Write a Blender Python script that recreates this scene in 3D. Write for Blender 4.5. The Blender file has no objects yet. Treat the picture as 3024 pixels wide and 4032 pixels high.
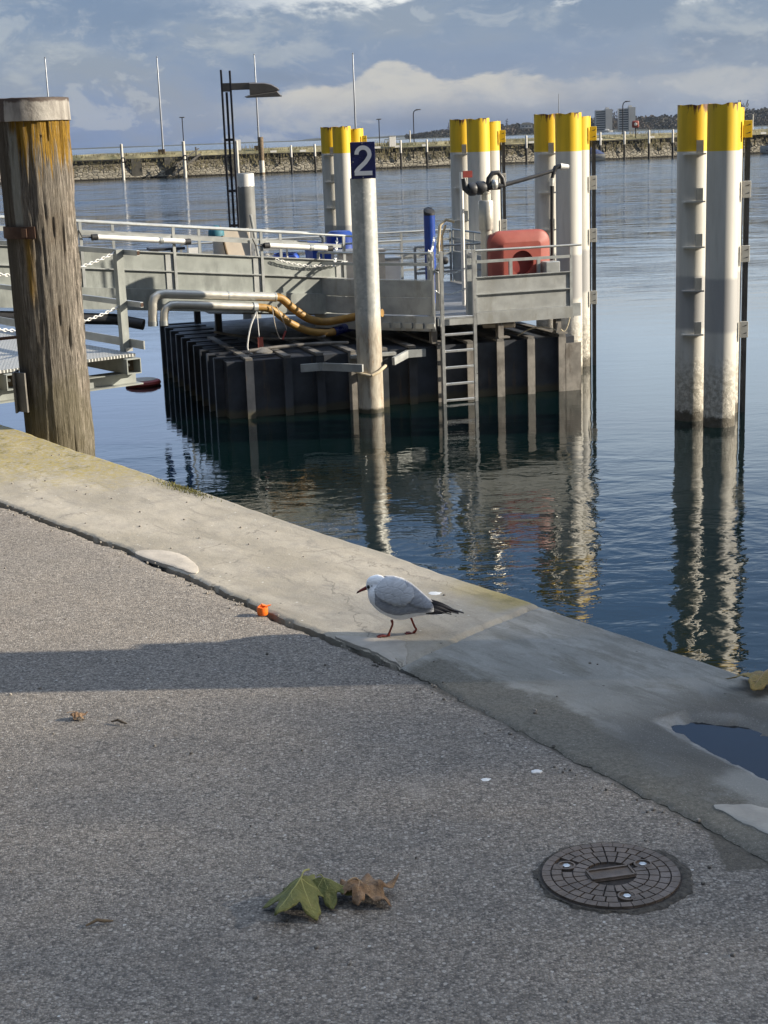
import bpy, math, random
from mathutils import Vector, Matrix, noise as mn
R = math.radians
random.seed(7)
sc = bpy.context.scene
COL = sc.collection
# ------------------------------------------------------------------ camera
cam = bpy.data.cameras.new("camera"); co = bpy.data.objects.new("camera", cam); COL.objects.link(co)
CAMZ = 4.55
co.location = (0, 0, CAMZ)
pit = R(13.7); rol = 0.0365
fw = Vector((0, math.cos(pit), -math.sin(pit)))
up = Vector((0, math.sin(pit), math.cos(pit))); rt = Vector((1, 0, 0))
# horizon rises to the right: the camera is rolled clockwise
r2 = rt * math.cos(rol) - up * math.sin(rol) * -1 * -1
u2 = up * math.cos(rol) + rt * math.sin(rol)
co.matrix_world = Matrix(((r2.x, u2.x, -fw.x, 0), (r2.y, u2.y, -fw.y, 0), (r2.z, u2.z, -fw.z, CAMZ), (0, 0, 0, 1)))
cam.sensor_fit = 'HORIZONTAL'; cam.sensor_width = 36; cam.lens = 6056 / 3024 * 36
cam.clip_start = .1; cam.clip_end = 60000
sc.camera = co
sc.view_settings.view_transform = 'Standard'; sc.view_settings.look = 'None'
sc.view_settings.exposure = 1.0; sc.view_settings.gamma = 1
sc.cycles.use_denoising = True
sc.cycles.max_bounces = 8; sc.cycles.sample_clamp_indirect = 8
SUN_EL, SUN_AZ = R(23), R(92.4)      # azimuth clockwise from +Y
sl = bpy.data.lights.new("sun", 'SUN'); sl.energy = 5.0; sl.angle = R(.53); sl.color = (1, .90, .74)
so = bpy.data.objects.new("sun", sl); COL.objects.link(so)
sd = Vector((math.sin(SUN_AZ) * math.cos(SUN_EL), math.cos(SUN_AZ) * math.cos(SUN_EL), math.sin(SUN_EL)))
so.rotation_euler = sd.to_track_quat('Z', 'Y').to_euler(); so.location = sd * 50

# ------------------------------------------------------------------ node helper
class G:
    def __init__(s, tree): s.t = tree; s.k = 0
    def n(s, typ, **p):
        nd = s.t.nodes.new(typ); s.k += 1; nd.location = (s.k * 60, 0)
        for a, b in p.items(): setattr(nd, a, b)
        return nd
    def put(s, nd, i, v):
        if v is None: return
        if isinstance(v, bpy.types.NodeSocket): s.t.links.new(v, nd.inputs[i])
        else:
            sk = nd.inputs[i]
            if sk.type == 'RGBA' and not isinstance(v, (int, float)) and len(v) == 3: v = (*v, 1)
            sk.default_value = v
    def m(s, op, a, b=None, c=None, clamp=False):
        nd = s.n('ShaderNodeMath', operation=op, use_clamp=clamp)
        s.put(nd, 0, a); s.put(nd, 1, b); s.put(nd, 2, c)
        return nd.outputs[0]
    def add(s, a, b): return s.m('ADD', a, b)
    def mul(s, a, b): return s.m('MULTIPLY', a, b)
    def sub(s, a, b): return s.m('SUBTRACT', a, b)
    def ss(s, x, a, b, lo=0., hi=1.):
        nd = s.n('ShaderNodeMapRange', interpolation_type='SMOOTHSTEP')
        s.put(nd, 0, x); s.put(nd, 1, a); s.put(nd, 2, b); s.put(nd, 3, lo); s.put(nd, 4, hi)
        return nd.outputs[0]
    def lin(s, x, a, b, lo=0., hi=1.):
        nd = s.n('ShaderNodeMapRange'); nd.clamp = True
        s.put(nd, 0, x); s.put(nd, 1, a); s.put(nd, 2, b); s.put(nd, 3, lo); s.put(nd, 4, hi)
        return nd.outputs[0]
    def mix(s, f, a, b, blend='MIX'):
        nd = s.n('ShaderNodeMix', data_type='RGBA', blend_type=blend)
        s.put(nd, 0, f); s.put(nd, 6, a); s.put(nd, 7, b)
        return nd.outputs[2]
    def noise(s, vec, scale, detail=3, rough=.55, dist=0., out=0):
        nd = s.n('ShaderNodeTexNoise')
        s.put(nd, 'Vector', vec); s.put(nd, 'Scale', scale); s.put(nd, 'Detail', detail); s.put(nd, 'Roughness', rough); s.put(nd, 'Distortion', dist)
        return nd.outputs[out]
    def vor(s, vec, scale, feature='F1', out='Distance', rnd=1.):
        nd = s.n('ShaderNodeTexVoronoi', feature=feature)
        s.put(nd, 'Vector', vec); s.put(nd, 'Scale', scale); s.put(nd, 'Randomness', rnd)
        return nd.outputs[out]
    def pos(s): return s.n('ShaderNodeNewGeometry').outputs['Position']
    def obj(s): return s.n('ShaderNodeTexCoord').outputs['Object']
    def sep(s, v):
        nd = s.n('ShaderNodeSeparateXYZ'); s.put(nd, 0, v); return nd.outputs
    def comb(s, x, y, z):
        nd = s.n('ShaderNodeCombineXYZ'); s.put(nd, 0, x); s.put(nd, 1, y); s.put(nd, 2, z); return nd.outputs[0]
    def scl(s, v, sx, sy, sz):
        nd = s.n('ShaderNodeVectorMath', operation='MULTIPLY'); s.put(nd, 0, v); s.put(nd, 1, (sx, sy, sz)); return nd.outputs[0]
    def bump(s, h, dist=1., strength=1.):
        nd = s.n('ShaderNodeBump'); s.put(nd, 'Height', h); s.put(nd, 'Distance', dist); s.put(nd, 'Strength', strength); return nd.outputs[0]
    def gauss(s, x, c, w):
        d = s.m('DIVIDE', s.sub(x, c), w)
        return s.m('POWER', 2.71828, s.mul(s.mul(d, d), -1.))

# ------------------------------------------------------------------ world
world = bpy.data.worlds.new("World"); sc.world = world; world.use_nodes = True
wt = world.node_tree; wt.nodes.clear(); g = G(wt)
sky = g.n('ShaderNodeTexSky', sky_type='NISHITA'); sky.sun_disc = False
sky.sun_elevation = SUN_EL; sky.sun_rotation = SUN_AZ; sky.air_density = 1.0; sky.dust_density = 1.2; sky.ozone_density = 1.0
d = g.n('ShaderNodeTexCoord').outputs['Generated']
dx, dy, dz = g.sep(d)
az = g.m('ARCTAN2', dx, dy); el = g.m('ARCSINE', dz)
ela = g.m('ABSOLUTE', el)
uv = g.comb(g.mul(az, 1.), g.mul(ela, 2.6), 0.)
nA = g.noise(uv, 7.0, 7, .58, .35)
nB = g.noise(g.comb(g.add(az, 3.1), g.mul(ela, 2.2), 1.7), 15.0, 7, .6, .25)
nC = g.noise(g.comb(g.add(az, 1.3), g.mul(ela, 2.2), 4.2), 38.0, 7, .64, .4)
# blue-grey body of the cloud deck, paler and greyer to the right, deeper blue towards the left horizon
base = g.mix(g.ss(az, -.2, .28), (.105, .180, .36), (.160, .222, .345))
grey = (.160, .204, .305)
body = g.mix(g.ss(g.add(nA, g.mul(ela, 2.2)), .52, .72), base, grey)
body = g.mix(g.mul(g.ss(nA, .54, .38), .75), body, (.086, .135, .255))
body = g.mix(g.mul(g.ss(nB, .53, .66), .85), body, (.275, .31, .38))
body = g.mix(g.mul(g.mul(g.ss(nC, .54, .68), g.ss(nB, .42, .55)), .55), body, (.34, .365, .42))
nD = g.noise(g.comb(g.add(az, 7.7), g.mul(ela, 1.7), .6), 21.0, 8, .62, .55)
body = g.mix(g.mul(g.mul(g.ss(nD, .555, .62), g.ss(nA, .36, .52)), .55), body, (.33, .36, .42))
# darker blue band in the middle right
band = g.mul(g.mul(g.gauss(g.add(el, g.mul(g.sub(nA, .5), .02)), .046, .013), g.ss(az, -.10, .02)), g.ss(az, .24, .10))
body = g.mix(g.mul(band, .8), body, (.108, .172, .325))
# sunlit cumulus bank low over the lake
top = g.add(g.add(g.add(.0335, g.mul(g.gauss(az, .015, .022), .014)), g.mul(g.gauss(az, .085, .02), .006)), g.mul(g.ss(az, -.02, -.09), -.007))
edge = g.add(g.sub(top, el), g.add(g.mul(g.sub(nB, .5), .020), g.mul(g.sub(nC, .5), .012)))
bank = g.mul(g.mul(g.ss(edge, -.0005, .0035), g.ss(el, .004, .030)), g.mul(g.ss(az, -.105, -.062), g.ss(az, .20, .07, .25, 1.)))
bank = g.mul(bank, g.ss(g.add(nC, nB), .70, 1.10, .55, 1.))
bank = g.mul(bank, g.ss(g.m('ABSOLUTE', az), .5, .3))
body = g.mix(g.mul(bank, .92), body, (.455, .44, .43))
# bright upper rims
rim = g.mul(g.ss(g.add(g.add(el, g.mul(g.sub(nB, .5), .05)), g.mul(g.sub(nC, .5), .016)), .078, .086), g.ss(el, .13, .095))
body = g.mix(g.mul(g.mul(rim, g.ss(az, -.14, .02)), g.ss(az, .45, .28)), body, (.74, .74, .74))
# overhead: broken cloud over blue
hi = g.ss(g.noise(d, 2.4, 5, .55, .3), .38, .62)
over = g.mix(hi, (.15, .285, .56), (.27, .40, .66))
fwd = g.mul(g.ss(el, .285, .175), g.ss(g.m('ABSOLUTE', az), .75, .4))
over = g.mix(g.mul(fwd, g.ss(nA, .25, .6, .7, 1.)), over, g.mix(g.ss(az, -.25, .2), (.56, .75, 1.15), (.84, 1.0, 1.18)))
over = g.mix(g.ss(dz, .60, .92), over, (.96, 1.14, 1.44))
body = g.mix(g.ss(ela, .088, .13), body, over)
# sky behind and beside the viewer darkened low down to cut fill on upright faces
side = g.mul(g.ss(g.m('ABSOLUTE', az), .5, .95), g.ss(ela, 1.05, .70))
body = g.mix(g.mul(side, .96), body, (.018, .026, .045))
bg1 = g.n('ShaderNodeBackground'); g.put(bg1, 'Color', sky.outputs[0]); g.put(bg1, 'Strength', .12)
bg2 = g.n('ShaderNodeBackground'); g.put(bg2, 'Color', body); g.put(bg2, 'Strength', .59)
mixs = g.n('ShaderNodeMixShader'); g.put(mixs, 0, .86); wt.links.new(bg1.outputs[0], mixs.inputs[1]); wt.links.new(bg2.outputs[0], mixs.inputs[2])
wo = g.n('ShaderNodeOutputWorld'); wt.links.new(mixs.outputs[0], wo.inputs['Surface'])

# ------------------------------------------------------------------ mesh helper
class MB:
    def __init__(s): s.v = []; s.f = []
    def raw(s, vs, fs):
        o = len(s.v); s.v += [Vector(p) for p in vs]; s.f += [tuple(i + o for i in f) for f in fs]; return s
    def box(s, c, size, ax=None, bev=0.):
        c = Vector(c); X, Y, Z = ax if ax else (Vector((1, 0, 0)), Vector((0, 1, 0)), Vector((0, 0, 1)))
        hx, hy, hz = size[0] / 2, size[1] / 2, size[2] / 2
        if bev <= 0:
            vs = [c + X * (sx * hx) + Y * (sy * hy) + Z * (sz * hz) for sz in (-1, 1) for sx, sy in ((-1, -1), (1, -1), (1, 1), (-1, 1))]
            return s.raw(vs, [(3, 2, 1, 0), (4, 5, 6, 7), (0, 1, 5, 4), (1, 2, 6, 5), (2, 3, 7, 6), (3, 0, 4, 7)])
        rings = []
        for z, ins in ((-hz, bev), (-hz + bev, 0), (hz - bev, 0), (hz, bev)):
            ring = []
            for sx, sy in ((-1, -1), (1, -1), (1, 1), (-1, 1)):
                a = (sx * (hx - ins), sy * (hy - ins - bev)); b = (sx * (hx - ins - bev), sy * (hy - ins))
                pr = [a, b] if sx * sy > 0 else [b, a]
                ring += pr
            rings.append([c + X * p[0] + Y * p[1] + Z * z for p in ring])
        return s.rings(rings)
    def rings(s, rings, cap0=True, cap1=True, closed=False):
        n = len(rings[0]); o = len(s.v)
        for r in rings: s.v += [Vector(p) for p in r]
        m = len(rings)
        for i in range(m if closed else m - 1):
            a = o + i * n; b = o + ((i + 1) % m) * n
            for j in range(n): s.f.append((a + j, a + (j + 1) % n, b + (j + 1) % n, b + j))
        if not closed:
            if cap0: s.f.append(tuple(o + j for j in reversed(range(n))))
            if cap1: s.f.append(tuple(o + (m - 1) * n + j for j in range(n)))
        return s
    def tube(s, pts, r, seg=10, cap=True, closed=False, flat=1.):
        pts = [Vector(p) for p in pts]; rs = r if isinstance(r, (list, tuple)) else [r] * len(pts)
        rings = []; prev = None; n = len(pts)
        for i, p in enumerate(pts):
            t = (pts[(i + 1) % n] - pts[i - 1]) if closed else (pts[min(i + 1, n - 1)] - pts[max(i - 1, 0)])
            t.normalize()
            if prev is None:
                a = Vector((0, 0, 1)) if abs(t.z) < .9 else Vector((1, 0, 0))
                nx = t.cross(a).normalized()
            else: nx = (prev - t * prev.dot(t)).normalized()
            prev = nx; ny = t.cross(nx)
            rings.append([p + nx * (math.cos(2 * math.pi * k / seg) * rs[i]) + ny * (math.sin(2 * math.pi * k / seg) * rs[i] * flat) for k in range(seg)])
        return s.rings(rings, cap, cap, closed)
    def bar(s, a, b, w, h, up=(0, 0, 1)):
        a = Vector(a); b = Vector(b); X = (b - a); L = X.length; X.normalize()
        Y = Vector(up).cross(X).normalized(); Z = X.cross(Y)
        return s.box((a + b) / 2, (L, w, h), (X, Y, Z))
    def lathe(s, c, prof, seg=24, cap0=True, cap1=True, axis=None):
        c = Vector(c); X, Y, Z = axis if axis else (Vector((1, 0, 0)), Vector((0, 1, 0)), Vector((0, 0, 1)))
        return s.rings([[c + X * (math.cos(2 * math.pi * k / seg) * r) + Y * (math.sin(2 * math.pi * k / seg) * r) + Z * z for k in range(seg)] for r, z in prof], cap0, cap1)
    def prism(s, poly, base, X, Y, Z, h):
        base = Vector(base)
        return s.rings([[base + X * p[0] + Y * p[1] for p in poly], [base + X * p[0] + Y * p[1] + Z * h for p in poly]])
    def build(s, name, mat, parent=None, smooth=40, root=None):
        me = bpy.data.meshes.new(name)
        org = Vector((0, 0, 0))
        q = parent
        while q is not None: org = org + q.location; q = q.parent
        me.from_pydata([v - org for v in s.v], [], s.f); me.validate(); me.update()
        if smooth:
            me.polygons.foreach_set('use_smooth', [True] * len(me.polygons)); me.set_sharp_from_angle(angle=R(smooth))
        me.materials.append(mat)
        o = bpy.data.objects.new(name, me); COL.objects.link(o)
        if parent: o.parent = parent
        return o

def thing(name, label, cat, loc=(0, 0, 0), group=None):
    o = bpy.data.objects.new(name, None); COL.objects.link(o); o.location = loc; o.empty_display_size = .1
    o['label'] = label; o['category'] = cat
    if group: o['group'] = group
    return o
def tag(o, label, cat, group=None):
    o['label'] = label; o['category'] = cat
    if group: o['group'] = group
    return o
def struct(o): o['kind'] = 'structure'; return o
def stuff(o, label=None, cat=None):
    o['kind'] = 'stuff'
    if label: o['label'] = label; o['category'] = cat
    return o
def dup(root, loc, label):
    r = root.copy(); COL.objects.link(r); r.location = loc; r['label'] = label
    for ch in list(root.children):
        c = ch.copy(); COL.objects.link(c); c.parent = r
        for gch in ch.children:
            e = gch.copy(); COL.objects.link(e); e.parent = c
    return r
UP = Vector((0, 0, 1))

# ------------------------------------------------------------------ materials
def new_mat(name):
    m = bpy.data.materials.new(name); m.use_nodes = True
    g = G(m.node_tree); b = m.node_tree.nodes['Principled BSDF']
    return m, g, b
def simple(name, col, rough=.5, metal=0., var=.18, vs=4., bump=0., bs=40., stain=None, spec=.5):
    m, g, b = new_mat(name); P = g.obj()
    f = g.noise(P, vs, 5, .6)
    c = g.mix(g.ss(f, .3, .7), tuple(x * (1 - var) for x in col), tuple(min(1, x * (1 + var)) for x in col))
    if stain:
        scol, sscale, lo, hi = stain
        c = g.mix(g.ss(g.noise(g.scl(P, 1, 1, .35), sscale, 6, .65), lo, hi), c, scol)
    g.put(b, 'Base Color', c)
    g.put(b, 'Roughness', g.lin(g.noise(P, vs * 2.3, 3), .3, .7, max(0, rough - .08), min(1, rough + .08))); g.put(b, 'Metallic', metal)
    g.put(b, 'Specular IOR Level', spec)
    if bump: g.put(b, 'Normal', g.bump(g.noise(P, bs, 4), bump))
    return m
M = {}
M['galv'] = simple('galvanised_steel', (.38, .395, .39), .42, .45, .16, 3, 0.0006, 60, ((.30, .29, .26), 5., .58, .72))
M['galv_grey'] = simple('aged_grey_steel', (.17, .175, .175), .55, .1, .15, 2.5, 0, 40, ((.11, .11, .105), 3., .5, .7))
M['galv_panel'] = simple('galvanised_panel', (.285, .305, .29), .50, .25, .14, 2.2, 0.0004, 40, ((.215, .23, .22), 3.6, .44, .64))
M['galv_dull'] = simple('dull_galvanised_panel', (.32, .33, .325), .55, .2, .2, 2.5, 0.0004, 40, ((.24, .24, .22), 3.2, .5, .72))
M['stainless'] = simple('stainless_pipe', (.50, .48, .43), .38, .55, .08, 5)
M['aluminium'] = simple('aluminium', (.62, .62, .60), .35, .75, .1, 6)
M['white_paint'] = simple('white_paint', (.72, .71, .68), .45, 0, .08, 5)
M['black'] = simple('black_rubber', (.018, .018, .02), .6, 0, .3, 8)
M['dark_steel'] = simple('dark_painted_steel', (.035, .036, .040), .5, .2, .3, 3)
M['hull'] = simple('dark_hull_steel', (.042, .047, .058), .5, .0, .35, 1.8, .002, 9, ((.075, .065, .052), 2.4, .60, .74), spec=.35)
mh_ = M['hull']; gh = G(mh_.node_tree); bh = mh_.node_tree.nodes['Principled BSDF']; Ph = gh.pos(); zh_ = gh.sep(Ph)[2]
lk = bh.inputs['Base Color'].links[0].from_socket
nh = gh.noise(gh.scl(Ph, 4, 4, .5), 1.6, 6, .7); nf = gh.noise(Ph, 9., 5, .7)
ch_ = gh.mix(gh.mul(gh.ss(gh.add(zh_, gh.mul(gh.sub(nf, .5), .14)), .17, .07), .85), lk, (.085, .078, .052))
ch_ = gh.mix(gh.mul(gh.ss(nh, .58, .68), .5), ch_, (.10, .072, .05))
gh.put(bh, 'Base Color', ch_)
M['hull_rib'] = simple('weathered_hull_rib', (.20, .185, .165), .65, .0, .3, 4, .001, 30, ((.10, .085, .07), 6, .5, .7))
M['hull_bar'] = simple('weathered_hull_bar', (.13, .122, .112), .6, .1, .3, 4, .001, 30, ((.22, .20, .17), 6, .52, .7))
M['deck'] = simple('deck_plate', (.17, .175, .18), .6, .2, .2, 3, .001, 60)
M['hose'] = simple('ochre_hose', (.27, .15, .032), .55, 0, .2, 6, .0008, 60, ((.17, .095, .03), 3, .55, .75))
M['red_plastic'] = simple('red_plastic', (.29, .066, .050), .5, 0, .10, 3)
M['red_dark'] = simple('dark_red', (.22, .03, .025), .5, 0, .2, 3)
M['blue_plastic'] = simple('blue_plastic', (.015, .075, .42), .4, 0, .12, 3)
M['blue_post'] = simple('blue_post', (.010, .045, .25), .4, 0, .1, 3)
M['navy'] = simple('navy_enamel', (.006, .012, .090), .3, 0, .1, 3)
M['sign_white'] = simple('sign_white', (.66, .68, .72), .4, 0, .04, 5)
M['lamp'] = simple('lamp_grey', (.115, .105, .095), .45, .3, .12, 4)
M['lamp_post'] = simple('lamp_post_black', (.022, .022, .030), .4, .3, .3, 4)
M['cream'] = simple('cream_board', (.60, .52, .42), .6, 0, .12, 3)
M['teal'] = simple('teal_cloth', (.02, .12, .16), .7, 0, .2, 8)
M['rope'] = simple('pale_rope', (.55, .47, .33), .8, 0, .2, 20)
M['guard'] = simple('cream_rubber_guard', (.52, .43, .29), .6, 0, .2, 12)
M['rust'] = simple('rusted_steel', (.060, .030, .018), .8, .1, .4, 12, .002, 40)
M['brown_wood'] = simple('brown_timber', (.12, .085, .05), .8, 0, .3, 5, .003, 20)
M['window'] = simple('dark_window', (.03, .04, .06), .2, 0, .2, .3)
M['render'] = simple('pale_render', (.50, .49, .47), .8, 0, .08, .08)
M['orange'] = simple('orange_plastic', (.85, .16, .015), .4, 0, .15, 60)
M['yellow_paint'] = simple('yellow_paint', (.72, .48, .015), .45, 0, .1, 5)
M['pale_plate'] = simple('pale_plate', (.46, .455, .43), .5, 0, .1, 8)
M['boat_white'] = simple('boat_white', (.7, .7, .68), .3, 0, .05, 2)
M['boat_blue'] = simple('boat_cover_blue', (.02, .04, .12), .6, 0, .2, 2)

QP = Vector((-2.37, 9.48, 0)); QE = Vector((.572, -.82, 0)).normalized(); QN = Vector((-.82, -.572, 0)).normalized(); QZ = 2.9
def mk_asphalt():
    m, g, b = new_mat('asphalt'); P = g.pos()
    big = g.noise(P, .9, 4, .6); mid = g.noise(P, 5., 4, .6)
    grain = g.noise(P, 95., 3, .7)
    ag = g.vor(P, 160., out='Color'); agv = g.sep(ag)[0]; agd = g.vor(P, 160.)
    c = g.mix(g.ss(big, .3, .7), (.245, .209, .170), (.315, .272, .222))
    c = g.mix(g.mul(g.ss(mid, .35, .7), .5), c, (.205, .188, .168))
    c = g.mix(g.mul(g.ss(agv, .55, .95), .8), c, (.40, .355, .30))
    c = g.mix(g.mul(g.ss(agv, .34, .05), .9), c, (.10, .09, .08))
    c = g.mix(g.mul(g.ss(agd, .40, .62), .55), c, (.085, .075, .065))
    c = g.mix(g.mul(g.ss(g.noise(P, 60., 4, .75), .54, .68), .6), c, (.10, .088, .075))
    ch = g.vor(P, 62., out='Color'); chd = g.vor(P, 62.)
    w = g.mul(g.ss(g.sep(ch)[1], .968, .976), g.ss(chd, .26, .18))
    c = g.mix(w, c, (.55, .53, .49))
    dk = g.mul(g.ss(g.sep(ch)[2], .965, .975), g.ss(chd, .28, .22))
    c = g.mix(dk, c, (.03, .025, .02))
    stk = g.noise(g.scl(P, 1., 1.7, 1.), 52., 3, .62, 1.6)
    c = g.mix(g.mul(g.ss(stk, .53, .64), .60), c, (.095, .083, .070))
    c = g.mix(g.mul(g.ss(stk, .46, .36), .30), c, (.42, .372, .315))
    wear = g.noise(g.scl(P, 1., 1.6, 1), 2.1, 7, .68, .6)
    c = g.mix(g.mul(g.ss(wear, .56, .70), .35), c, (.12, .108, .095))
    c = g.mix(g.mul(g.ss(wear, .42, .30), .30), c, (.36, .325, .28))
    stone = g.vor(P, 78., out='Color'); sd2 = g.vor(P, 78.)
    c = g.mix(g.mul(g.ss(g.sep(stone)[0], .80, .92), g.ss(sd2, .42, .30)), c, (.37, .335, .29))
    # damp dark stain beside the slab joint at the right
    x, y, z = g.sep(P)
    st = g.m('MAXIMUM', g.sub(1., g.m('DIVIDE', g.m('ABSOLUTE', g.sub(x, .86)), .13)), 0.)
    st2 = g.m('MAXIMUM', g.sub(1., g.m('DIVIDE', g.m('ABSOLUTE', g.sub(y, .40 * 1 + 2.925)), .13)), 0.)
    fac = g.ss(g.add(g.m('MINIMUM', st, st2), g.mul(g.sub(g.noise(P, 14., 4), .5), .5)), .12, .22)
    c = g.mix(g.mul(fac, .75), c, (.090, .078, .058))
    rx = g.sub(x, QP.x); ry = g.sub(y, QP.y)
    s = g.add(g.mul(rx, QE.x), g.mul(ry, QE.y)); t = g.add(g.mul(rx, QN.x), g.mul(ry, QN.y))
    sl_ = g.m('MAXIMUM', .785, g.add(.785, g.mul(g.sub(s, 5.35), .078)))
    dj = g.sub(g.sub(t, sl_), g.mul(g.sub(g.noise(P, 11., 5, .7), .5), .09))
    c = g.mix(g.mul(g.ss(dj, .030, -.002), .75), c, (.062, .055, .042))
    g.put(b, 'Base Color', c); g.put(b, 'Roughness', .88); g.put(b, 'Specular IOR Level', .3)
    h = g.add(g.mul(g.ss(agd, .5, .0), .0022), g.mul(grain, .0016))
    g.put(b, 'Normal', g.bump(h, 1., .9))
    return m
M['asphalt'] = mk_asphalt()

def Q(s, t, z=QZ): return Vector((QP.x + QE.x * s + QN.x * t, QP.y + QE.y * s + QN.y * t, z))
def mk_concrete():
    m, g, b = new_mat('quay_concrete'); P = g.pos()
    x, y, z = g.sep(P)
    rx = g.sub(x, QP.x); ry = g.sub(y, QP.y)
    s = g.add(g.mul(rx, QE.x), g.mul(ry, QE.y)); t = g.add(g.mul(rx, QN.x), g.mul(ry, QN.y))
    st = g.comb(g.mul(s, .55), g.mul(t, 1.6), 0.)
    big = g.noise(st, 2.2, 6, .62, .4); fine = g.noise(P, 75., 6, .75); mid = g.noise(P, 9., 8, .70)
    c = g.mix(g.ss(big, .34, .66), (.285, .252, .195), (.40, .355, .285))
    c = g.mix(g.mul(g.ss(mid, .45, .70), .55), c, (.235, .21, .175))
    c = g.mix(g.mul(g.ss(g.noise(st, 6., 6, .7, .8), .58, .72), .55), c, (.19, .175, .15))
    c = g.mix(g.mul(g.ss(fine, .60, .72), .5), c, (.15, .135, .115))
    c = g.mix(g.mul(g.ss(fine, .36, .28), .5), c, (.52, .49, .42))
    crk = g.vor(g.comb(g.add(s, g.mul(g.noise(P, 5., 4, .7), .22)), g.add(t, g.mul(g.noise(P, 6.3, 4, .7), .22)), 0.), 1.15, feature='DISTANCE_TO_EDGE')
    c = g.mix(g.mul(g.mul(g.ss(crk, .006, .0015), g.ss(big, .44, .56)), .50), c, (.09, .078, .062))
    pit = g.vor(P, 46., out='Color'); pitd = g.vor(P, 46.)
    c = g.mix(g.mul(g.ss(g.sep(pit)[0], .975, .985), g.ss(pitd, .26, .16)), c, (.10, .088, .07))
    c = g.mix(g.mul(g.ss(g.sep(pit)[1], .955, .97), g.ss(pitd, .24, .16)), c, (.56, .53, .47))
    strk = g.noise(g.comb(g.mul(s, 3.2), g.mul(t, 15.), 2.), 1.3, 6, .7, .5)
    c = g.mix(g.mul(g.ss(strk, .54, .68), .55), c, (.20, .178, .145))
    # grey shadow-tone band near the outer edge, lichen at the far end
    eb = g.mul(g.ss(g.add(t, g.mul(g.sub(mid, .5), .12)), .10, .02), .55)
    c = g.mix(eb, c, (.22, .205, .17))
    nl = g.noise(P, 7., 6, .65)
    lich = g.mul(g.ss(g.add(g.add(s, g.mul(t, 1.1)), g.mul(g.sub(nl, .5), 1.6)), 2.75, 1.75), g.ss(g.noise(P, 38., 4, .7), .36, .60))
    lich2 = g.mul(g.mul(g.ss(s, 4.55, 4.95), g.ss(s, 5.11, 5.06)), g.ss(g.add(t, g.mul(g.sub(nl, .5), .25)), .22, .05))
    lich = g.m('MAXIMUM', lich, g.mul(lich2, .8))
    c = g.mix(g.mul(lich, .85), c, (.30, .235, .055))
    c = g.mix(g.mul(g.mul(lich, g.ss(nl, .5, .62)), .8), c, (.13, .11, .035))
    # second slab: darker and cooler; damp olive dirt along the asphalt side
    sj = g.add(5.105, g.mul(t, .25))
    r2 = g.ss(s, g.sub(sj, .0), g.add(sj, .012))
    c2 = g.mix(g.ss(big, .36, .66), (.24, .23, .20), (.335, .318, .278))
    c2 = g.mix(g.mul(g.ss(strk, .49, .64), .55), c2, (.155, .145, .118))
    c2 = g.mix(g.mul(g.ss(g.noise(st, 3.1, 7, .72, 1.), .52, .66), .6), c2, (.155, .138, .10))
    c2 = g.mix(g.mul(g.ss(g.noise(st, 4.3, 7, .72, 1.), .56, .68), .5), c2, (.40, .385, .35))
    c2 = g.mix(g.mul(g.ss(g.sep(pit)[0], .965, .98), g.ss(pitd, .28, .16)), c2, (.09, .08, .065))
    c2 = g.mix(g.mul(g.ss(fine, .58, .70), .45), c2, (.12, .11, .095))
    c2 = g.mix(g.mul(g.ss(mid, .45, .72), .5), c2, (.185, .168, .138))
    c = g.mix(r2, c, c2)
    dn = g.add(g.mul(g.sub(big, .5), .55), g.mul(g.sub(mid, .5), .28))
    dirt = g.mul(g.mul(g.ss(g.add(t, dn), .59, .72), g.ss(s, g.add(sj, .015), g.add(sj, .09))), 1.)
    c = g.mix(g.mul(dirt, .85), c, g.mix(g.ss(fine, .4, .6), (.085, .076, .056), (.15, .135, .105)))
    c = g.mix(g.mul(g.mul(g.ss(s, 5.95, 6.25), g.ss(g.add(g.m('ABSOLUTE', g.sub(t, .42)), g.mul(dn, .5)), .36, .18)), .8), c, (.085, .080, .070))
    pale = g.mul(g.ss(g.add(s, g.mul(dn, .4)), 6.52, 6.60), g.ss(g.add(t, g.mul(dn, .4)), .72, .66))
    c = g.mix(g.mul(g.mul(pale, g.ss(t, .52, .58)), .85), c, (.27, .26, .23))
    rimv = g.n('ShaderNodeAttribute', attribute_name='rim').outputs['Fac']
    c = g.mix(g.mul(rimv, .8), c, g.mix(g.ss(mid, .4, .6), (.20, .20, .19), (.34, .335, .315)))
    sand = g.noise(P, 210., 3, .8)
    c = g.mix(g.mul(g.ss(sand, .56, .72), .40), c, (.13, .118, .098)); c = g.mix(g.mul(g.ss(sand, .44, .30), .40), c, (.56, .53, .46))
    g.put(b, 'Base Color', c); g.put(b, 'Roughness', .85); g.put(b, 'Specular IOR Level', .3)
    g.put(b, 'Normal', g.bump(g.add(g.mul(mid, .006), g.mul(fine, .0022)), 1., .8))
    return m
M['concrete'] = mk_concrete()
M['mortar'] = simple('pale_mortar', (.40, .355, .295), .85, 0, .12, 12, .0015, 90)
M['grey_mortar'] = simple('grey_mortar', (.33, .31, .27), .85, 0, .15, 12, .0015, 90)
M['soil'] = simple('dark_soil', (.035, .028, .02), .95, 0, .5, 60, .004, 120)
M['quay_wall'] = simple('quay_wall_stone', (.16, .15, .125), .9, 0, .3, 2, .01, 8)

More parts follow.
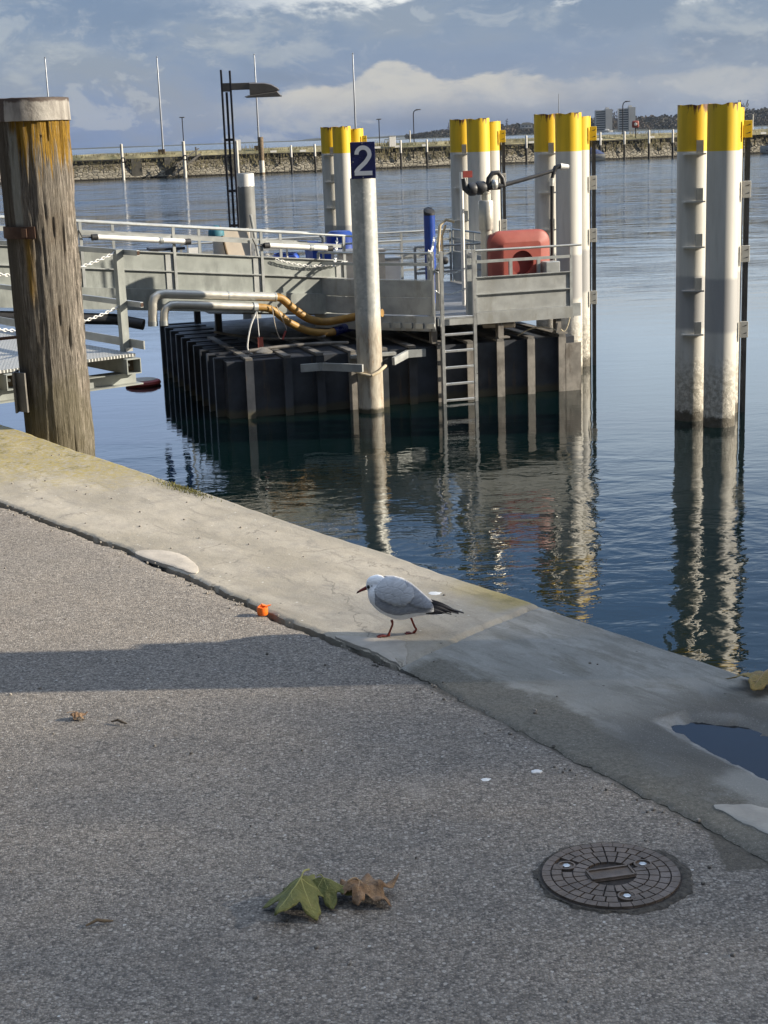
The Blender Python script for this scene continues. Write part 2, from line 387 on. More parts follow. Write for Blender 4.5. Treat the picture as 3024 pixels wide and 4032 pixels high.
def mk_water():
    m, g, b = new_mat('lake_water'); P = g.pos()
    x, y, z = g.sep(P); flat = g.comb(x, y, 0.)
    far = g.ss(g.add(y, g.mul(g.sub(g.noise(g.scl(flat, .5, 1., 0), .06, 3), .5), 40.)), 38., 95.); far2 = g.ss(y, 60., 160.)
    patch = g.noise(g.scl(flat, .8, 1., 0), .085, 3, .5)
    calm = g.ss(patch, .40, .62)
    a = g.noise(g.scl(flat, .85, 1.25, 0), 1.15, 3, .55, .4)
    b2 = g.noise(g.scl(flat, .8, 1.5, 0), 4.2, 3, .6, .5)
    c3 = g.noise(g.scl(flat, .6, 1.5, 0), .55, 4, .62, .3)
    c4 = g.noise(g.scl(flat, .7, 1.4, 0), 2.3, 3, .6)
    near = g.ss(y, 30., 14., .12, 1.)
    h = g.add(g.mul(a, g.mul(g.lin(calm, 0, 1, .009, .022), near)), g.mul(b2, g.mul(g.lin(calm, 0, 1, .0010, .0038), near)))
    c5 = g.noise(g.scl(flat, .55, 1.2, 0), .9, 5, .68, .6)
    h = g.add(h, g.mul(g.add(g.add(g.mul(c3, .22), g.mul(c4, .075)), g.mul(c5, .42)), g.lin(far, 0, 1, .010, .25)))
    nb = g.bump(h, 1., 1.)
    w1 = g.noise(g.scl(flat, .35, 1.0, 0), .8, 4, .65, .5, out=1); w2 = g.noise(g.scl(flat, .3, 1.0, 0), .16, 3, .6, .5, out=1)
    def off(v, k):
        q = g.n('ShaderNodeVectorMath', operation='SUBTRACT'); g.put(q, 0, v); g.put(q, 1, (.5, .5, .5))
        q2 = g.n('ShaderNodeVectorMath', operation='MULTIPLY'); g.put(q2, 0, q.outputs[0]); g.put(q2, 1, (k * .6, k, 0)); return q2.outputs[0]
    sm_ = g.n('ShaderNodeVectorMath', operation='ADD'); g.put(sm_, 0, off(w1, .85)); g.put(sm_, 1, off(w2, .45))
    sc_ = g.n('ShaderNodeVectorMath', operation='SCALE'); g.put(sc_, 0, sm_.outputs[0]); g.put(sc_, 'Scale', far)
    ad_ = g.n('ShaderNodeVectorMath', operation='ADD'); g.put(ad_, 0, nb); g.put(ad_, 1, sc_.outputs[0])
    nm_ = g.n('ShaderNodeVectorMath', operation='NORMALIZE'); g.put(nm_, 0, ad_.outputs[0])
    g.put(b, 'Normal', nm_.outputs[0])
    g.put(b, 'Base Color', (.0012, .0062, .0064)); g.put(b, 'IOR', 1.42); g.put(b, 'Roughness', g.lin(far2, 0, 1, .015, .12))
    return m
M['water'] = mk_water()
m, g, b = new_mat('puddle_water'); g.put(b, 'Base Color', (.012, .014, .018)); g.put(b, 'Roughness', .03); g.put(b, 'IOR', 1.33)
g.put(b, 'Normal', g.bump(g.noise(g.pos(), 14., 2), .0006)); M['puddle'] = m

def mk_pile(paint=True):
    m, g, b = new_mat('pile_steel'); P = g.pos(); O = g.obj(); x, y, z = g.sep(P)
    n1 = g.noise(g.scl(O, 5, 5, .5), 1.5, 5, .6); n2 = g.noise(P, 14., 6, .7)
    c = g.mix(g.ss(n1, .35, .7), (.58, .565, .52), (.48, .465, .425))
    c = g.mix(g.mul(g.mul(g.ss(z, 1.42, 1.50), g.ss(g.add(z, g.mul(n2, .06)), 2.34, 2.28)), .66), c, (.24, .245, .26))
    crust = g.ss(g.add(z, g.mul(g.sub(n2, .5), .9)), 1.15, .55)
    c = g.mix(g.mul(crust, .75), c, g.mix(g.ss(n2, .42, .62), (.26, .235, .185), (.60, .56, .48)))
    c = g.mix(g.mul(g.ss(g.add(z, g.mul(g.sub(n2, .5), .16)), .20, .12), .9), c, (.055, .045, .028))
    if paint:
        yel = g.mix(g.ss(n1, .3, .75), (.74, .49, .012), (.58, .38, .012))
        c = g.mix(g.ss(z, 4.165, 4.172), c, yel)
        rn = g.noise(g.scl(O, 4, 4, .8), 2.2, 5, .7)
        c = g.mix(g.ss(g.add(z, g.mul(g.sub(rn, .5), .9)), 4.80, 4.90), c, (.10, .035, .016))
        c = g.mix(g.mul(g.ss(g.noise(g.scl(O, 9, 9, .6), 1.6, 4, .7), .66, .74), g.mul(g.ss(z, 4.3, 4.8), .7)), c, (.28, .13, .03))
    g.put(b, 'Base Color', c); g.put(b, 'Roughness', .5)
    g.put(b, 'Normal', g.bump(g.mul(crust, n2), .03, .8))
    return m
M['pile'] = mk_pile()
def mk_pole2():
    m, g, b = new_mat('galvanised_pole'); P = g.pos(); x, y, z = g.sep(P)
    n1 = g.noise(P, 7., 4, .6); v = g.sep(g.vor(P, 22., out='Color'))[0]; n2 = g.noise(g.scl(P, 3, 3, .8), 3., 6, .7)
    c = g.mix(v, (.40, .41, .395), (.53, .535, .51)); c = g.mix(g.ss(n1, .4, .7), c, (.36, .37, .36))
    lo = g.ss(g.add(z, g.mul(g.sub(n2, .5), .8)), 1.75, 1.35)
    c = g.mix(lo, c, g.mix(g.ss(n2, .40, .62), (.46, .42, .345), (.30, .255, .20)))
    c = g.mix(g.mul(g.mul(lo, g.ss(g.noise(g.scl(P, 2, 2, .5), 6., 5, .7), .60, .70)), .8), c, (.24, .12, .055))
    c = g.mix(g.ss(g.add(z, g.mul(g.sub(n2, .5), .1)), .10, .05), c, (.05, .045, .03))
    c = g.mix(g.mul(g.ss(g.noise(P, 9., 4, .6), .60, .63), g.mul(g.ss(z, 3.45, 3.55), g.ss(z, 3.80, 3.70))), c, (.62, .61, .58))
    g.put(b, 'Base Color', c); g.put(b, 'Roughness', .48); g.put(b, 'Metallic', g.lin(lo, 0, 1, .3, 0.))
    g.put(b, 'Normal', g.bump(g.mul(n2, lo), .015)); return m
M['pole2'] = mk_pole2()
def mk_wood():
    m, g, b = new_mat('weathered_pile_wood'); P = g.pos(); O = g.obj(); x, y, z = g.sep(P); ox, oy, oz = g.sep(O)
    ang = g.m('ARCTAN2', ox, g.mul(oy, -1.))      # 0 faces the quay, + to the right
    fib = g.noise(g.comb(g.mul(ang, 15.), g.mul(z, 2.6), 0.), 1.6, 10, .72, .5)
    fib2 = g.noise(g.comb(g.mul(ang, 30.), g.mul(z, 5.), 5.), 2.2, 8, .75, .4)
    blot = g.noise(P, 3.2, 5, .6)
    c = g.mix(g.ss(fib, .36, .66), (.066, .057, .048), (.240, .215, .182))
    c = g.mix(g.ss(fib2, .50, .66), c, (.37, .335, .285))
    c = g.mix(g.mul(g.mul(g.ss(ang, .75, 1.1), g.ss(g.noise(g.comb(g.mul(ang, 9.), g.mul(z, 3.4), 3.), 2.4, 6, .75, .6), .50, .58)), .85), c, (.46, .405, .35))  # pale splinters on the sunny right side, sunlight put into the colour
    c = g.mix(g.mul(g.ss(g.noise(P, 26., 6, .75), .54, .68), .5), c, (.10, .088, .074))
    c = g.mix(g.mul(g.ss(fib2, .40, .28), .8), c, (.035, .026, .019))
    c = g.mix(g.mul(g.ss(blot, .5, .68), .5), c, (.15, .118, .085))
    # darker left side, olive foot
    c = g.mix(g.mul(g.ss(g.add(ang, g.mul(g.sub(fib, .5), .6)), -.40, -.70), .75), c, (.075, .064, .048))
    c = g.mix(g.mul(g.ss(g.add(z, g.mul(g.sub(blot, .5), 1.)), 3.3, 2.95), .45), c, (.13, .115, .06))
    # ochre lichen runs under the collar
    on = g.noise(g.comb(g.mul(ang, 5.), g.mul(z, .9), 9.), 2.0, 5, .6)
    och = g.mul(g.ss(g.add(z, g.mul(g.sub(on, .5), 1.5)), 4.44, 4.58), g.mul(g.ss(ang, -.52, -.38), 1.))
    och2 = g.mul(g.mul(g.gauss(g.add(ang, g.mul(g.sub(on, .5), .25)), -.20, .11), g.ss(z, 3.60, 3.75)), g.ss(z, 4.06, 4.03))
    ofac = g.mul(g.m('MAXIMUM', och, g.mul(och2, .9)), g.ss(fib, .34, .46))
    c = g.mix(g.mul(ofac, .92), c, g.mix(g.ss(fib2, .35, .65), (.18, .10, .010), (.38, .22, .018)))
    # pale lichen strip
    pl = g.mul(g.ss(g.m('ABSOLUTE', g.add(g.add(ang, .42), g.mul(g.sub(fib, .5), .22))), .17, .12), g.mul(g.ss(z, 4.10, 4.14), g.ss(z, 4.68, 4.62)))
    c = g.mix(g.mul(pl, .9), c, g.mix(g.ss(fib2, .4, .7), (.27, .27, .235), (.40, .40, .36)))
    g.put(b, 'Base Color', c); g.put(b, 'Roughness', .92); g.put(b, 'Specular IOR Level', .2)
    g.put(b, 'Normal', g.bump(g.add(g.mul(fib, .02), g.mul(fib2, .012)), 1., 1.)); return m
M['wood'] = mk_wood()
def mk_collar():
    m, g, b = new_mat('pile_collar_paint'); P = g.pos(); O = g.obj(); x, y, z = g.sep(P); ox, oy, oz = g.sep(O)
    n = g.noise(P, 16., 6, .7); n2 = g.noise(g.scl(P, 6, 6, 1.5), 3., 5, .6)
    ang = g.m('ARCTAN2', ox, g.mul(oy, -1.))
    c = g.mix(g.ss(n2, .35, .7), (.32, .30, .27), (.15, .135, .12))
    r = g.ss(g.add(z, g.mul(g.sub(n, .5), .05)), 4.815, 4.83)
    r = g.m('MAXIMUM', r, g.ss(g.add(g.m('ABSOLUTE', g.add(ang, .63)), g.mul(g.sub(n, .5), .12)), .10, .07))
    c = g.mix(r, c, (.060, .042, .034))
    g.put(b, 'Base Color', c); g.put(b, 'Roughness', .7); g.put(b, 'Normal', g.bump(n, .008)); return m
M['collar'] = mk_collar()
def mk_stone():
    m, g, b = new_mat('breakwater_stone'); P = g.pos(); x, y, z = g.sep(P)
    v = g.scl(P, 1.5, .3, 3.0)
    dd = g.vor(v, .95, feature='DISTANCE_TO_EDGE'); col = g.sep(g.vor(v, .95, out='Color'))[0]
    n = g.noise(P, .35, 5, .6)
    c = g.mix(col, (.29, .265, .21), (.42, .385, .31))
    c = g.mix(g.mul(g.ss(dd, .10, .03), .7), c, (.10, .088, .07))
    up_ = g.ss(g.add(z, g.mul(g.sub(n, .5), 1.8)), 1.3, 1.9)
    c = g.mix(g.mul(up_, .72), c, (.13, .112, .08))
    c = g.mix(g.ss(g.add(z, g.mul(n, .25)), .42, .30), c, (.025, .022, .018))
    g.put(b, 'Base Color', c); g.put(b, 'Roughness', .9); g.put(b, 'Normal', g.bump(g.ss(dd, 0, .12), .12)); return m
M['stone'] = mk_stone()
M['shadow_patch'] = simple('shadow_patch_stone', (.085, .08, .068), .9, 0, .3, 1.2)  # shadow tone put into the stone colour
M['bank'] = simple('dry_grass_bank', (.19, .165, .088), .95, 0, .45, .5, .15, 2, ((.075, .075, .035), .25, .45, .65))
M['foliage'] = simple('far_wood_foliage', (.040, .038, .034), .95, 0, .45, .02, 0, 1, ((.085, .065, .05), .012, .5, .65))
M['hill'] = simple('far_hill_land', (.045, .05, .04), .95, 0, .3, .01)
M['pole_white'] = simple('mooring_pile_pale', (.50, .48, .44), .6, 0, .15, 1.5)
M['pole_dark'] = simple('mooring_pile_dark', (.022, .020, .018), .7, 0, .3, 1.5)
M['grey_mast'] = simple('grey_mast', (.27, .29, .33), .4, .2, .05, 1)

# ------------------------------------------------------------------ setting: water, quay, asphalt
bm_ = MB(); bm_.raw([(-4500, -90, 0), (4500, -90, 0), (4500, 5250, 0), (-4500, 5250, 0)], [(0, 1, 2, 3)])
struct(bm_.build('lake_water', M['water'], smooth=0))
seam_pts = [(-60, .86), (0, .86), (2.13, .85), (3.0, .80), (3.45, .775), (4.2, .785), (4.6, .79), (4.95, .785), (5.31, .772), (5.6, .80), (5.93, .84), (6.3, .865), (6.6, .885), (6.95, .91), (9, .95), (60, .95)]
def seam(s):
    for (a, ta), (b_, tb) in zip(seam_pts, seam_pts[1:]):
        if a <= s <= b_: base = ta + (tb - ta) * (s - a) / (b_ - a); break
    else: base = .86
    return base + .030 * (mn.noise(Vector((s * 3.1, 0, 0)))) * .5 + .022 * mn.noise(Vector((s * 11, 3, 0))) * .6 + .010 * mn.noise(Vector((s * 40, 7, 0)))
PUD = [(6.149, .492), (6.157, .359), (6.278, .257), (6.42, .225), (6.95, .225), (6.95, .60), (6.66, .585), (6.546, .565), (6.373, .548), (6.241, .521)]
def inpoly(p, poly):
    x, y = p; c = False; n = len(poly)
    for i in range(n):
        x1, y1 = poly[i]; x2, y2 = poly[i - 1]
        if (y1 > y) != (y2 > y) and x < (x2 - x1) * (y - y1) / (y2 - y1) + x1: c = not c
    return c
def dpoly(p, poly):
    P = Vector((*p, 0)); best = 9
    for i in range(len(poly)):
        a = Vector((*poly[i], 0)); b_ = Vector((*poly[i - 1], 0)); ab = b_ - a
        k = max(0, min(1, (P - a).dot(ab) / ab.length_squared)); best = min(best, (P - a - ab * k).length)
    return best
def slab_z(s, t):
    z = QZ + .006 * mn.noise(Vector((s * 1.3, t * 1.3, 0))) + .0022 * mn.noise(Vector((s * 9, t * 9, 4)))
    sj = 5.105 + .25 * t + .012 * mn.noise(Vector((t * 9, 2, 2)))
    dj = abs(s - sj); z -= .012 * max(0, 1 - dj / .014)
    if s > sj: z -= .004
    if 6.0 < s < 7.1 and .1 < t < .7:
        dd = dpoly((s, t), PUD) + .006 * mn.noise(Vector((s * 25, t * 25, 0)))
        if inpoly((s, t), PUD): z -= .040 * min(1, max(0, dd) / .085) + (.012 * mn.noise(Vector((s * 13, t * 17, 2))) + .006 * mn.noise(Vector((s * 40, t * 40, 2)))) * min(1, dd / .05) - .008 * min(1, dd / .05) * (t < .36)
        elif dd < .03: z -= .0
    return z
ss_ = [-60, -40, -20, -12, -8, -6]
x_ = -5.
while x_ < 1.5: ss_.append(x_); x_ += .06
while x_ < 7.6: ss_.append(x_); x_ += .0125
ss_ += [8, 8.6, 9.5, 11, 15, 25, 60]
NT = 66
vs = []; fs = []
ncol = NT + 5
for s in ss_:
    T = seam(s) - .006; wob = .010 * mn.noise(Vector((s * 2.3, 9, 0))) + .006 * mn.noise(Vector((s * 9, 9, 0)))
    vs.append(Q(s, wob + .012, QZ - .45)); vs.append(Q(s, wob - .001, QZ - .05)); vs.append(Q(s, wob + .003, QZ - .016))
    for k in range(NT + 1):
        t = .016 + (T - .016) * k / NT; e = 0
        z = slab_z(s, t)
        if k == 0: z -= .005
        if k == NT: z -= .006
        vs.append(Q(s, t + (wob if k < 4 else 0), z))
    vs.append(Q(s, T, QZ - .06))
for i in range(len(ss_) - 1):
    for j in range(ncol - 1):
        a = i * ncol + j; fs.append((a, a + ncol, a + ncol + 1, a + 1))
mb = MB(); mb.raw(vs, fs); qe = struct(mb.build('quay_edge', M['concrete'], smooth=60))
at = qe.data.attributes.new('rim', 'FLOAT', 'POINT'); rv = []
for v_ in vs:
    w_ = v_ - Vector((QP.x, QP.y, 0)); s_, t_ = w_.xy.dot(QE.xy), w_.xy.dot(QN.xy); r_ = 0.
    if 6.0 < s_ < 7.2 and .1 < t_ < .75:
        dd = dpoly((s_, t_), PUD) + .010 * mn.noise(Vector((s_ * 22, t_ * 22, 0)))
        if inpoly((s_, t_), PUD): r_ = max(0, min(1, (.075 - dd) / .03)) * min(1, max(0, dd) / .012)
        if t_ < .40: r_ *= .35
    rv.append(r_)
at.data.foreach_set('value', rv)
mb = MB(); mb.raw([Q(-60, .03, QZ - .44), Q(60, .03, QZ - .44), Q(60, .03, -3), Q(-60, .03, -3)], [(0, 3, 2, 1)])
struct(mb.build('quay_wall', M['quay_wall'], smooth=0))
mb = MB(); mb.raw([Q(-60, .6, QZ - .03), Q(60, .6, QZ - .03), Q(60, 1.2, QZ - .03), Q(-60, 1.2, QZ - .03)], [(0, 1, 2, 3)])
struct(mb.build('joint_soil', M['soil'], smooth=0))
# asphalt
vs = []; fs = []
tl = [0, .004, .03, .12, .3, .7, 1.4, 3, 8, 25, 70]
for s in ss_:
    wd_ = 1. if s < 5.2 else max(0., 1 - (s - 5.2) * 3.)
    T = seam(s) + (.017 + .016 * mn.noise(Vector((s * 4, 31, 0)))) * wd_ - .016 * (1 - wd_) + .010 * mn.noise(Vector((s * 28, 5, 1))) + .004 * mn.noise(Vector((s * 80, 5, 1)))
    for k, dt in enumerate(tl):
        z = QZ - .006
        if k == 0: z = QZ - .05
        elif k == 1: z -= .007
        elif k < 5: z += .004 * mn.noise(Vector((s * 5, dt * 9, 0)))
        vs.append(Q(s, T + dt, z))
n = len(tl)
for i in range(len(ss_) - 1):
    for j in range(n - 1):
        a = i * n + j; fs.append((a, a + n, a + n + 1, a + 1))
mb = MB(); mb.raw(vs, fs); struct(mb.build('asphalt_pavement', M['asphalt'], smooth=60))
# puddle
mb = MB(); mb.raw([Q(6.05, .18, QZ - .0165), Q(7.1, .18, QZ - .0165), Q(7.1, .66, QZ - .0165), Q(6.05, .66, QZ - .0165)], [(0, 1, 2, 3)])
pw = [(s_, t_) for s_, t_ in PUD]
cx = sum(p[0] for p in pw) / len(pw); cy = sum(p[1] for p in pw) / len(pw)
mb = MB(); poly = [(cx + (p[0] - cx) * .99, cy + (p[1] - cy) * .97) for p in pw]
mb.raw([Q(p[0], p[1], QZ - .0265) for p in poly], [tuple(range(len(poly)))])
struct(mb.build('puddle', M['puddle'], smooth=0))
def patch(poly, mat, name, h=.004, n=40, jit=.006):
    # filled patch with rounded, irregular outline lying on the slab
    pts = []
    m_ = len(poly)
    for i in range(m_):
        p0, p1, p2, p3 = (Vector((*poly[(i + k) % m_], 0)) for k in (-1, 0, 1, 2))
        for k in range(n // m_ + 1):
            u = k / (n // m_ + 1)
            q = .5 * ((2 * p1) + (-p0 + p2) * u + (2 * p0 - 5 * p1 + 4 * p2 - p3) * u * u + (-p0 + 3 * p1 - 3 * p2 + p3) * u ** 3)
            q += Vector((mn.noise(q * 30), mn.noise(q * 30 + Vector((9, 9, 9))), 0)) * jit
            pts.append(q)
    c = sum(pts, Vector()) / len(pts)
    rings = []
    for f, dz in ((1.0, -.012), (.985, h * .7), (.95, h), (.5, h), (.02, h)):
        rings.append([Q(*(c + (p - c) * f).xy, slab_z(*(c + (p - c) * f).xy) + dz) for p in pts])
    mb = MB(); mb.rings(rings, False, True); return struct(mb.build(name, mat))
patch([(3.443, .79), (3.463, .692), (3.611, .655), (3.819, .693), (3.895, .752), (3.72, .775)], M['mortar'], 'mortar_patch')
patch([(4.93, .772), (5.025, .685), (5.12, .625), (5.19, .66), (5.30, .74), (5.27, .772), (5.12, .766)], M['mortar'], 'mortar_patch')
patch([(6.676, .80), (6.698, .755), (6.768, .704), (7.0, .70), (7.2, .72), (7.2, .85), (6.863, .814), (6.76, .815)], M['grey_mortar'], 'mortar_patch', .004, 60, .012)

# ------------------------------------------------------------------ helpers for chains and ropes
def catenary(a, b, sag, n=24):
    a = Vector(a); b = Vector(b)
    return [a.lerp(b, i / n) + Vector((0, 0, -sag * 4 * (i / n) * (1 - i / n))) for i in range(n + 1)]
def chain_mesh(pts, wire=.008, pitch=.055):
    mb = MB(); L = 0; segs = []
    for p, q in zip(pts, pts[1:]): segs.append((p, q, L)); L += (q - p).length
    k = 0; pos_ = 0
    while pos_ < L:
        for p, q, l0 in segs:
            if l0 <= pos_ <= l0 + (q - p).length:
                c = p.lerp(q, (pos_ - l0) / max(1e-6, (q - p).length)); t = (q - p).normalized(); break
        sd_ = t.cross(UP).normalized(); nn = sd_ if k % 2 else t.cross(sd_).normalized()
        ring = [c + t * (math.cos(a) * pitch * .68) + nn * (math.sin(a) * pitch * .36) for a in [2 * math.pi * i / 8 for i in range(8)]]
        mb.tube(ring, wire, 5, closed=True); k += 1; pos_ += pitch
    return mb

# ------------------------------------------------------------------ pontoon frame
PO = Vector((-2.55, 25.72, 0)); PU = Vector((.957, .29, 0)).normalized(); PV = Vector((-PU.y, PU.x, 0))
def W(u, v, z): return PO + PU * u + PV * v + UP * z
AX = (PU, PV, UP)
def wbox(mb, u0, u1, v0, v1, z0, z1, bev=0): return mb.box(W((u0 + u1) / 2, (v0 + v1) / 2, (z0 + z1) / 2), (abs(u1 - u0), abs(v1 - v0), abs(z1 - z0)), AX, bev)

pt = thing('pontoon', 'dark floating landing pontoon with ribbed steel hull and railed grey deck', 'pontoon', PO)
HL, HW, HT = 6.35, 6.2, .98
mb = MB(); wbox(mb, 0, HL, 0, HW, -1.2, HT - .02); mb.build('hull', M['hull'], pt, 30)
front_u = [.35, 1.01, 1.58, 2.15, 2.72, 3.24, 3.76, 4.31, 4.87, 5.45, 6.05]
for i, u in enumerate(front_u):
    mb = MB(); mat = M['hull_rib'] if i in (3,) or i > 5 else M['hull']
    wbox(mb, u - .015, u + .015, -.14, -.002, -1.0, HT)
    wbox(mb, u - .07, u + .07, -.165, -.142, -1.0, HT)
    mb.build('hull_rib', mat, pt, 30)
    mb = MB(); wbox(mb, u - .06, u + .06, -.165, 3.2 if i < 6 else 2.6, HT + .003, HT + .045); mb.build('hull_top_bar', M['hull_bar'], pt, 30)
mb = MB(); wbox(mb, 6.10, HL + .06, -.165, -.145, -1, HT - .12); mb.build('hull_corner_plate', M['hull_rib'], pt, 30)
for k in range(10):
    v = .30 + k * .62
    mb = MB(); wbox(mb, -.14, -.002, v - .012, v + .012, -1.0, HT); wbox(mb, -.165, -.142, v - .05, v + .05, -1.0, HT)
    wbox(mb, -.165, .9 - k * .03, v - .05, v + .05, HT + .002, HT + .032); mb.build('hull_rib', M['hull'], pt, 30)
# mooring line heap and pipes on the hull top
mb = MB(); mb.tube(catenary(W(.5, .5, 1.06), W(2.3, .6, 1.06), -.03), .03, 8); mb.tube(catenary(W(.2, 2.0, 1.25), W(2.0, 1.0, 1.15), .08), .025, 8)
mb.build('deck_pipe', M['hull_bar'], pt)
mb = MB(); mb.lathe(W(.75, .55, 1.0), [(.17, 0), (.17, .03), (.10, .08), (.05, .10)], 20); mb.build('hatch_cover', M['hull_bar'], pt)
# deck : polygon with a cut corner where the ramp lands
DZ = 1.48
deck = [(3.70, -.10), (6.30, -.10), (6.30, 6.1), (.35, 6.1), (.35, 3.2), (2.05, 1.75), (2.62, .95)]
mb = MB(); mb.prism(deck, W(0, 0, DZ - .03), PU, PV, UP, .03); mb.build('deck_plate', M['deck'], pt, 30)
def skirt(mb, pts, z0, z1, th=.05, closed=False):
    for (a, b_) in zip(pts, pts[1:]):
        mb.bar(W(*a, (z0 + z1) / 2), W(*b_, (z0 + z1) / 2), th, z1 - z0)
mb = MB(); wbox(mb, 4.44, 6.26, -.165, -.105, 1.31, 1.515); mb.build('deck_beam', M['galv_dull'], pt, 30)
mb = MB(); wbox(mb, 6.24, 6.30, -.10, 6.1, 1.30, DZ - .035); wbox(mb, .40, 6.2, 6.04, 6.1, 1.28, DZ - .035); mb.build('deck_beam', M['galv_dull'], pt, 30)
mb = MB(); skirt(mb, [(3.68, -.14), (2.60, .93), (2.03, 1.72)], 1.24, DZ + .02); mb.build('deck_beam', M['galv_dull'], pt, 30)
mb = MB()
for k in range(7):
    f = (k + .5) / 7; a = Vector((3.68, -.16, 0)).lerp(Vector((2.60, .91, 0)), f); mb.bar(W(a.x - .05, a.y + .01, 1.335), W(a.x + .05, a.y - .09, 1.335), .06, .09)
mb.build('beam_stiffener', M['galv'], pt, 30)
mb = MB(); wbox(mb, 3.72, 4.42, -.16, -.10, 1.33, 1.46); mb.build('deck_step', M['galv_dull'], pt, 30)
for u in (3.66, 4.90, 6.0):
    mb = MB(); wbox(mb, u - .05, u + .05, -.12, .02, HT + .05, 1.31); wbox(mb, u - .05, u + .16, -.14, .06, HT + .05, HT + .075)
    mb.build('deck_leg', M['hull_rib'], pt, 30)
for u, v in ((.6, 3.6), (.6, 5.8), (3.2, 3), (6.1, 3), (6.1, 5.8), (3.2, 5.8)):
    mb = MB(); wbox(mb, u - .06, u + .06, v - .06, v + .06, HT, DZ - .04); mb.build('deck_leg', M['hull'], pt, 30)
mb = MB(); mb.tube([W(4.75, .35, 1.22), W(5.2, -.02, 1.24)], .05, 12); mb.build('drain_pipe', M['cream'], pt)
mb = MB(); mb.tube(catenary(W(5.3, .1, 1.02), W(5.95, -.1, 1.10), -.10), .012, 6); mb.tube(catenary(W(6.02, -.18, 1.12), W(6.18, -.2, 1.32), .12), .012, 6); mb.build('rope', M['rope'], pt)

def railing(name, pts, hand=1.10, mids=(.91,), posts=None, panel=None, mat='galv', pmat='galv_dull', ext=(0, 0), skipmid=False, rh=.021):
    # one railing = one part with sub-parts (posts and kick panels)
    ps = [W(*p, DZ) for p in pts]
    e0 = (ps[0] - ps[1]).normalized() * ext[0]; e1 = (ps[-1] - ps[-2]).normalized() * ext[1]
    mb = MB(); line = [p + UP * hand for p in ps]; line[0] = line[0] + e0; line[-1] = line[-1] + e1
    mb.tube(line, rh, 10); o = mb.build(name, M[mat], pt)
    for h in mids:
        mb = MB()
        for a, b_ in zip(ps, ps[1:]): mb.bar(a + UP * h, b_ + UP * h, .022, .05)
        mb.build('mid_rail', M[mat], o, 30)
    for a, b_ in zip(ps, ps[1:]):
        n = max(1, round((b_ - a).length / 1.25 - .2))
        for k in range(n + 1):
            if k == n and b_ is not ps[-1]: continue
            p = a.lerp(b_, k / n); mb = MB(); dr = (b_ - a).normalized(); mb.box(p + UP * (hand / 2 - .10), (.05, .022, hand + .18), (dr, UP.cross(dr), UP)); mb.build('rail_post', M[mat], o, 30)
        if panel:
            nn = UP.cross((b_ - a).normalized()) * panel[2]
            for z0, z1 in panel[:2]:
                mb = MB(); mb.bar(a + nn + UP * (z0 + z1) / 2, b_ + nn + UP * (z0 + z1) / 2, .006, z1 - z0); mb.build('kick_panel', M[pmat], o, 30)
            for zz in {panel[0][1], panel[1][1]}:
                mb = MB(); mb.bar(a - nn * .3 + UP * (zz + .012), b_ - nn * .3 + UP * (zz + .012), .04, .014); mb.build('panel_rail', M[mat], o, 30)
    return o
PAN = ((.04, .335), (.35, .63), .016)
railing('railing', [(4.44, -.13), (6.24, -.13)], panel=PAN, ext=(0, .2))
railing('railing', [(3.64, -.10), (2.58, .95), (2.10, 1.62)], panel=PAN)
railing('railing', [(6.26, 2.2), (6.26, 6.05)], panel=PAN)
railing('railing', [(6.2, 6.05), (4.0, 6.05)], mids=(.9, .6, .3))
railing('railing', [(3.4, 6.05), (.4, 6.05)], mids=(.9, .6, .3))
railing('railing', [(3.2, 4.2), (4.5, 4.2)], hand=1.05, mids=(.55,))
railing('railing', [(4.35, 2.9), (5.9, 2.9)], hand=1.0, mids=(.5,), mat='galv_dull')
mb = MB(); wbox(mb, 6.26, 6.42, -.14, -.11, 1.33, 1.56); mb.build('end_plate', M['galv'], pt, 30)
# gate posts beside the ladder
for u in (3.66, 4.36):
    mb = MB(); wbox(mb, u - .05, u + .05, -.06, .04, 1.30, 2.60); mb.build('gate_post', M['galv'], pt, 30)
for z in (2.30, 1.95):
    chain_mesh(catenary(W(3.68, .06, z), W(4.36, .06, z), .10), .006, .045).build('safety_chain', M['galv'], pt)
chain_mesh(catenary(W(2.62, 2.2, 2.75), W(2.3, 1.3, 2.35), .05), .009, .06).build('safety_chain', M['white_paint'], pt)
chain_mesh(catenary(W(3.62, -.05, 2.62), W(4.3, 1.6, 2.75), .12), .007, .05).build('safety_chain', M['white_paint'], pt)
# raised edge kerb + gauge box at right
mb = MB(); wbox(mb, 5.93, 6.2, .25, .5, 1.5, 2.28, .01); mb.build('junction_box', M['galv'], pt, 30)

# ladder
ld = thing('ladder', 'bright aluminium ladder hanging from the pontoon deck into the water', 'ladder', W(4.05, -.3, 0))
for u, nm in ((3.74, 'a'), (4.33, 'b')):
    mb = MB(); wbox(mb, u - .028, u + .028, -.36, -.31, -.9, 2.62)
    wbox(mb, u - .015, u + .015, -.31, -.10, 2.50, 2.56); mb.build('ladder_rail', M['aluminium'], ld, 30)
for k in range(9):
    z = 1.48 - .287 * k
    mb = MB(); wbox(mb, 3.77, 4.30, -.355, -.315, z - .022, z + .022, .006); mb.build('rung', M['aluminium'], ld, 30)

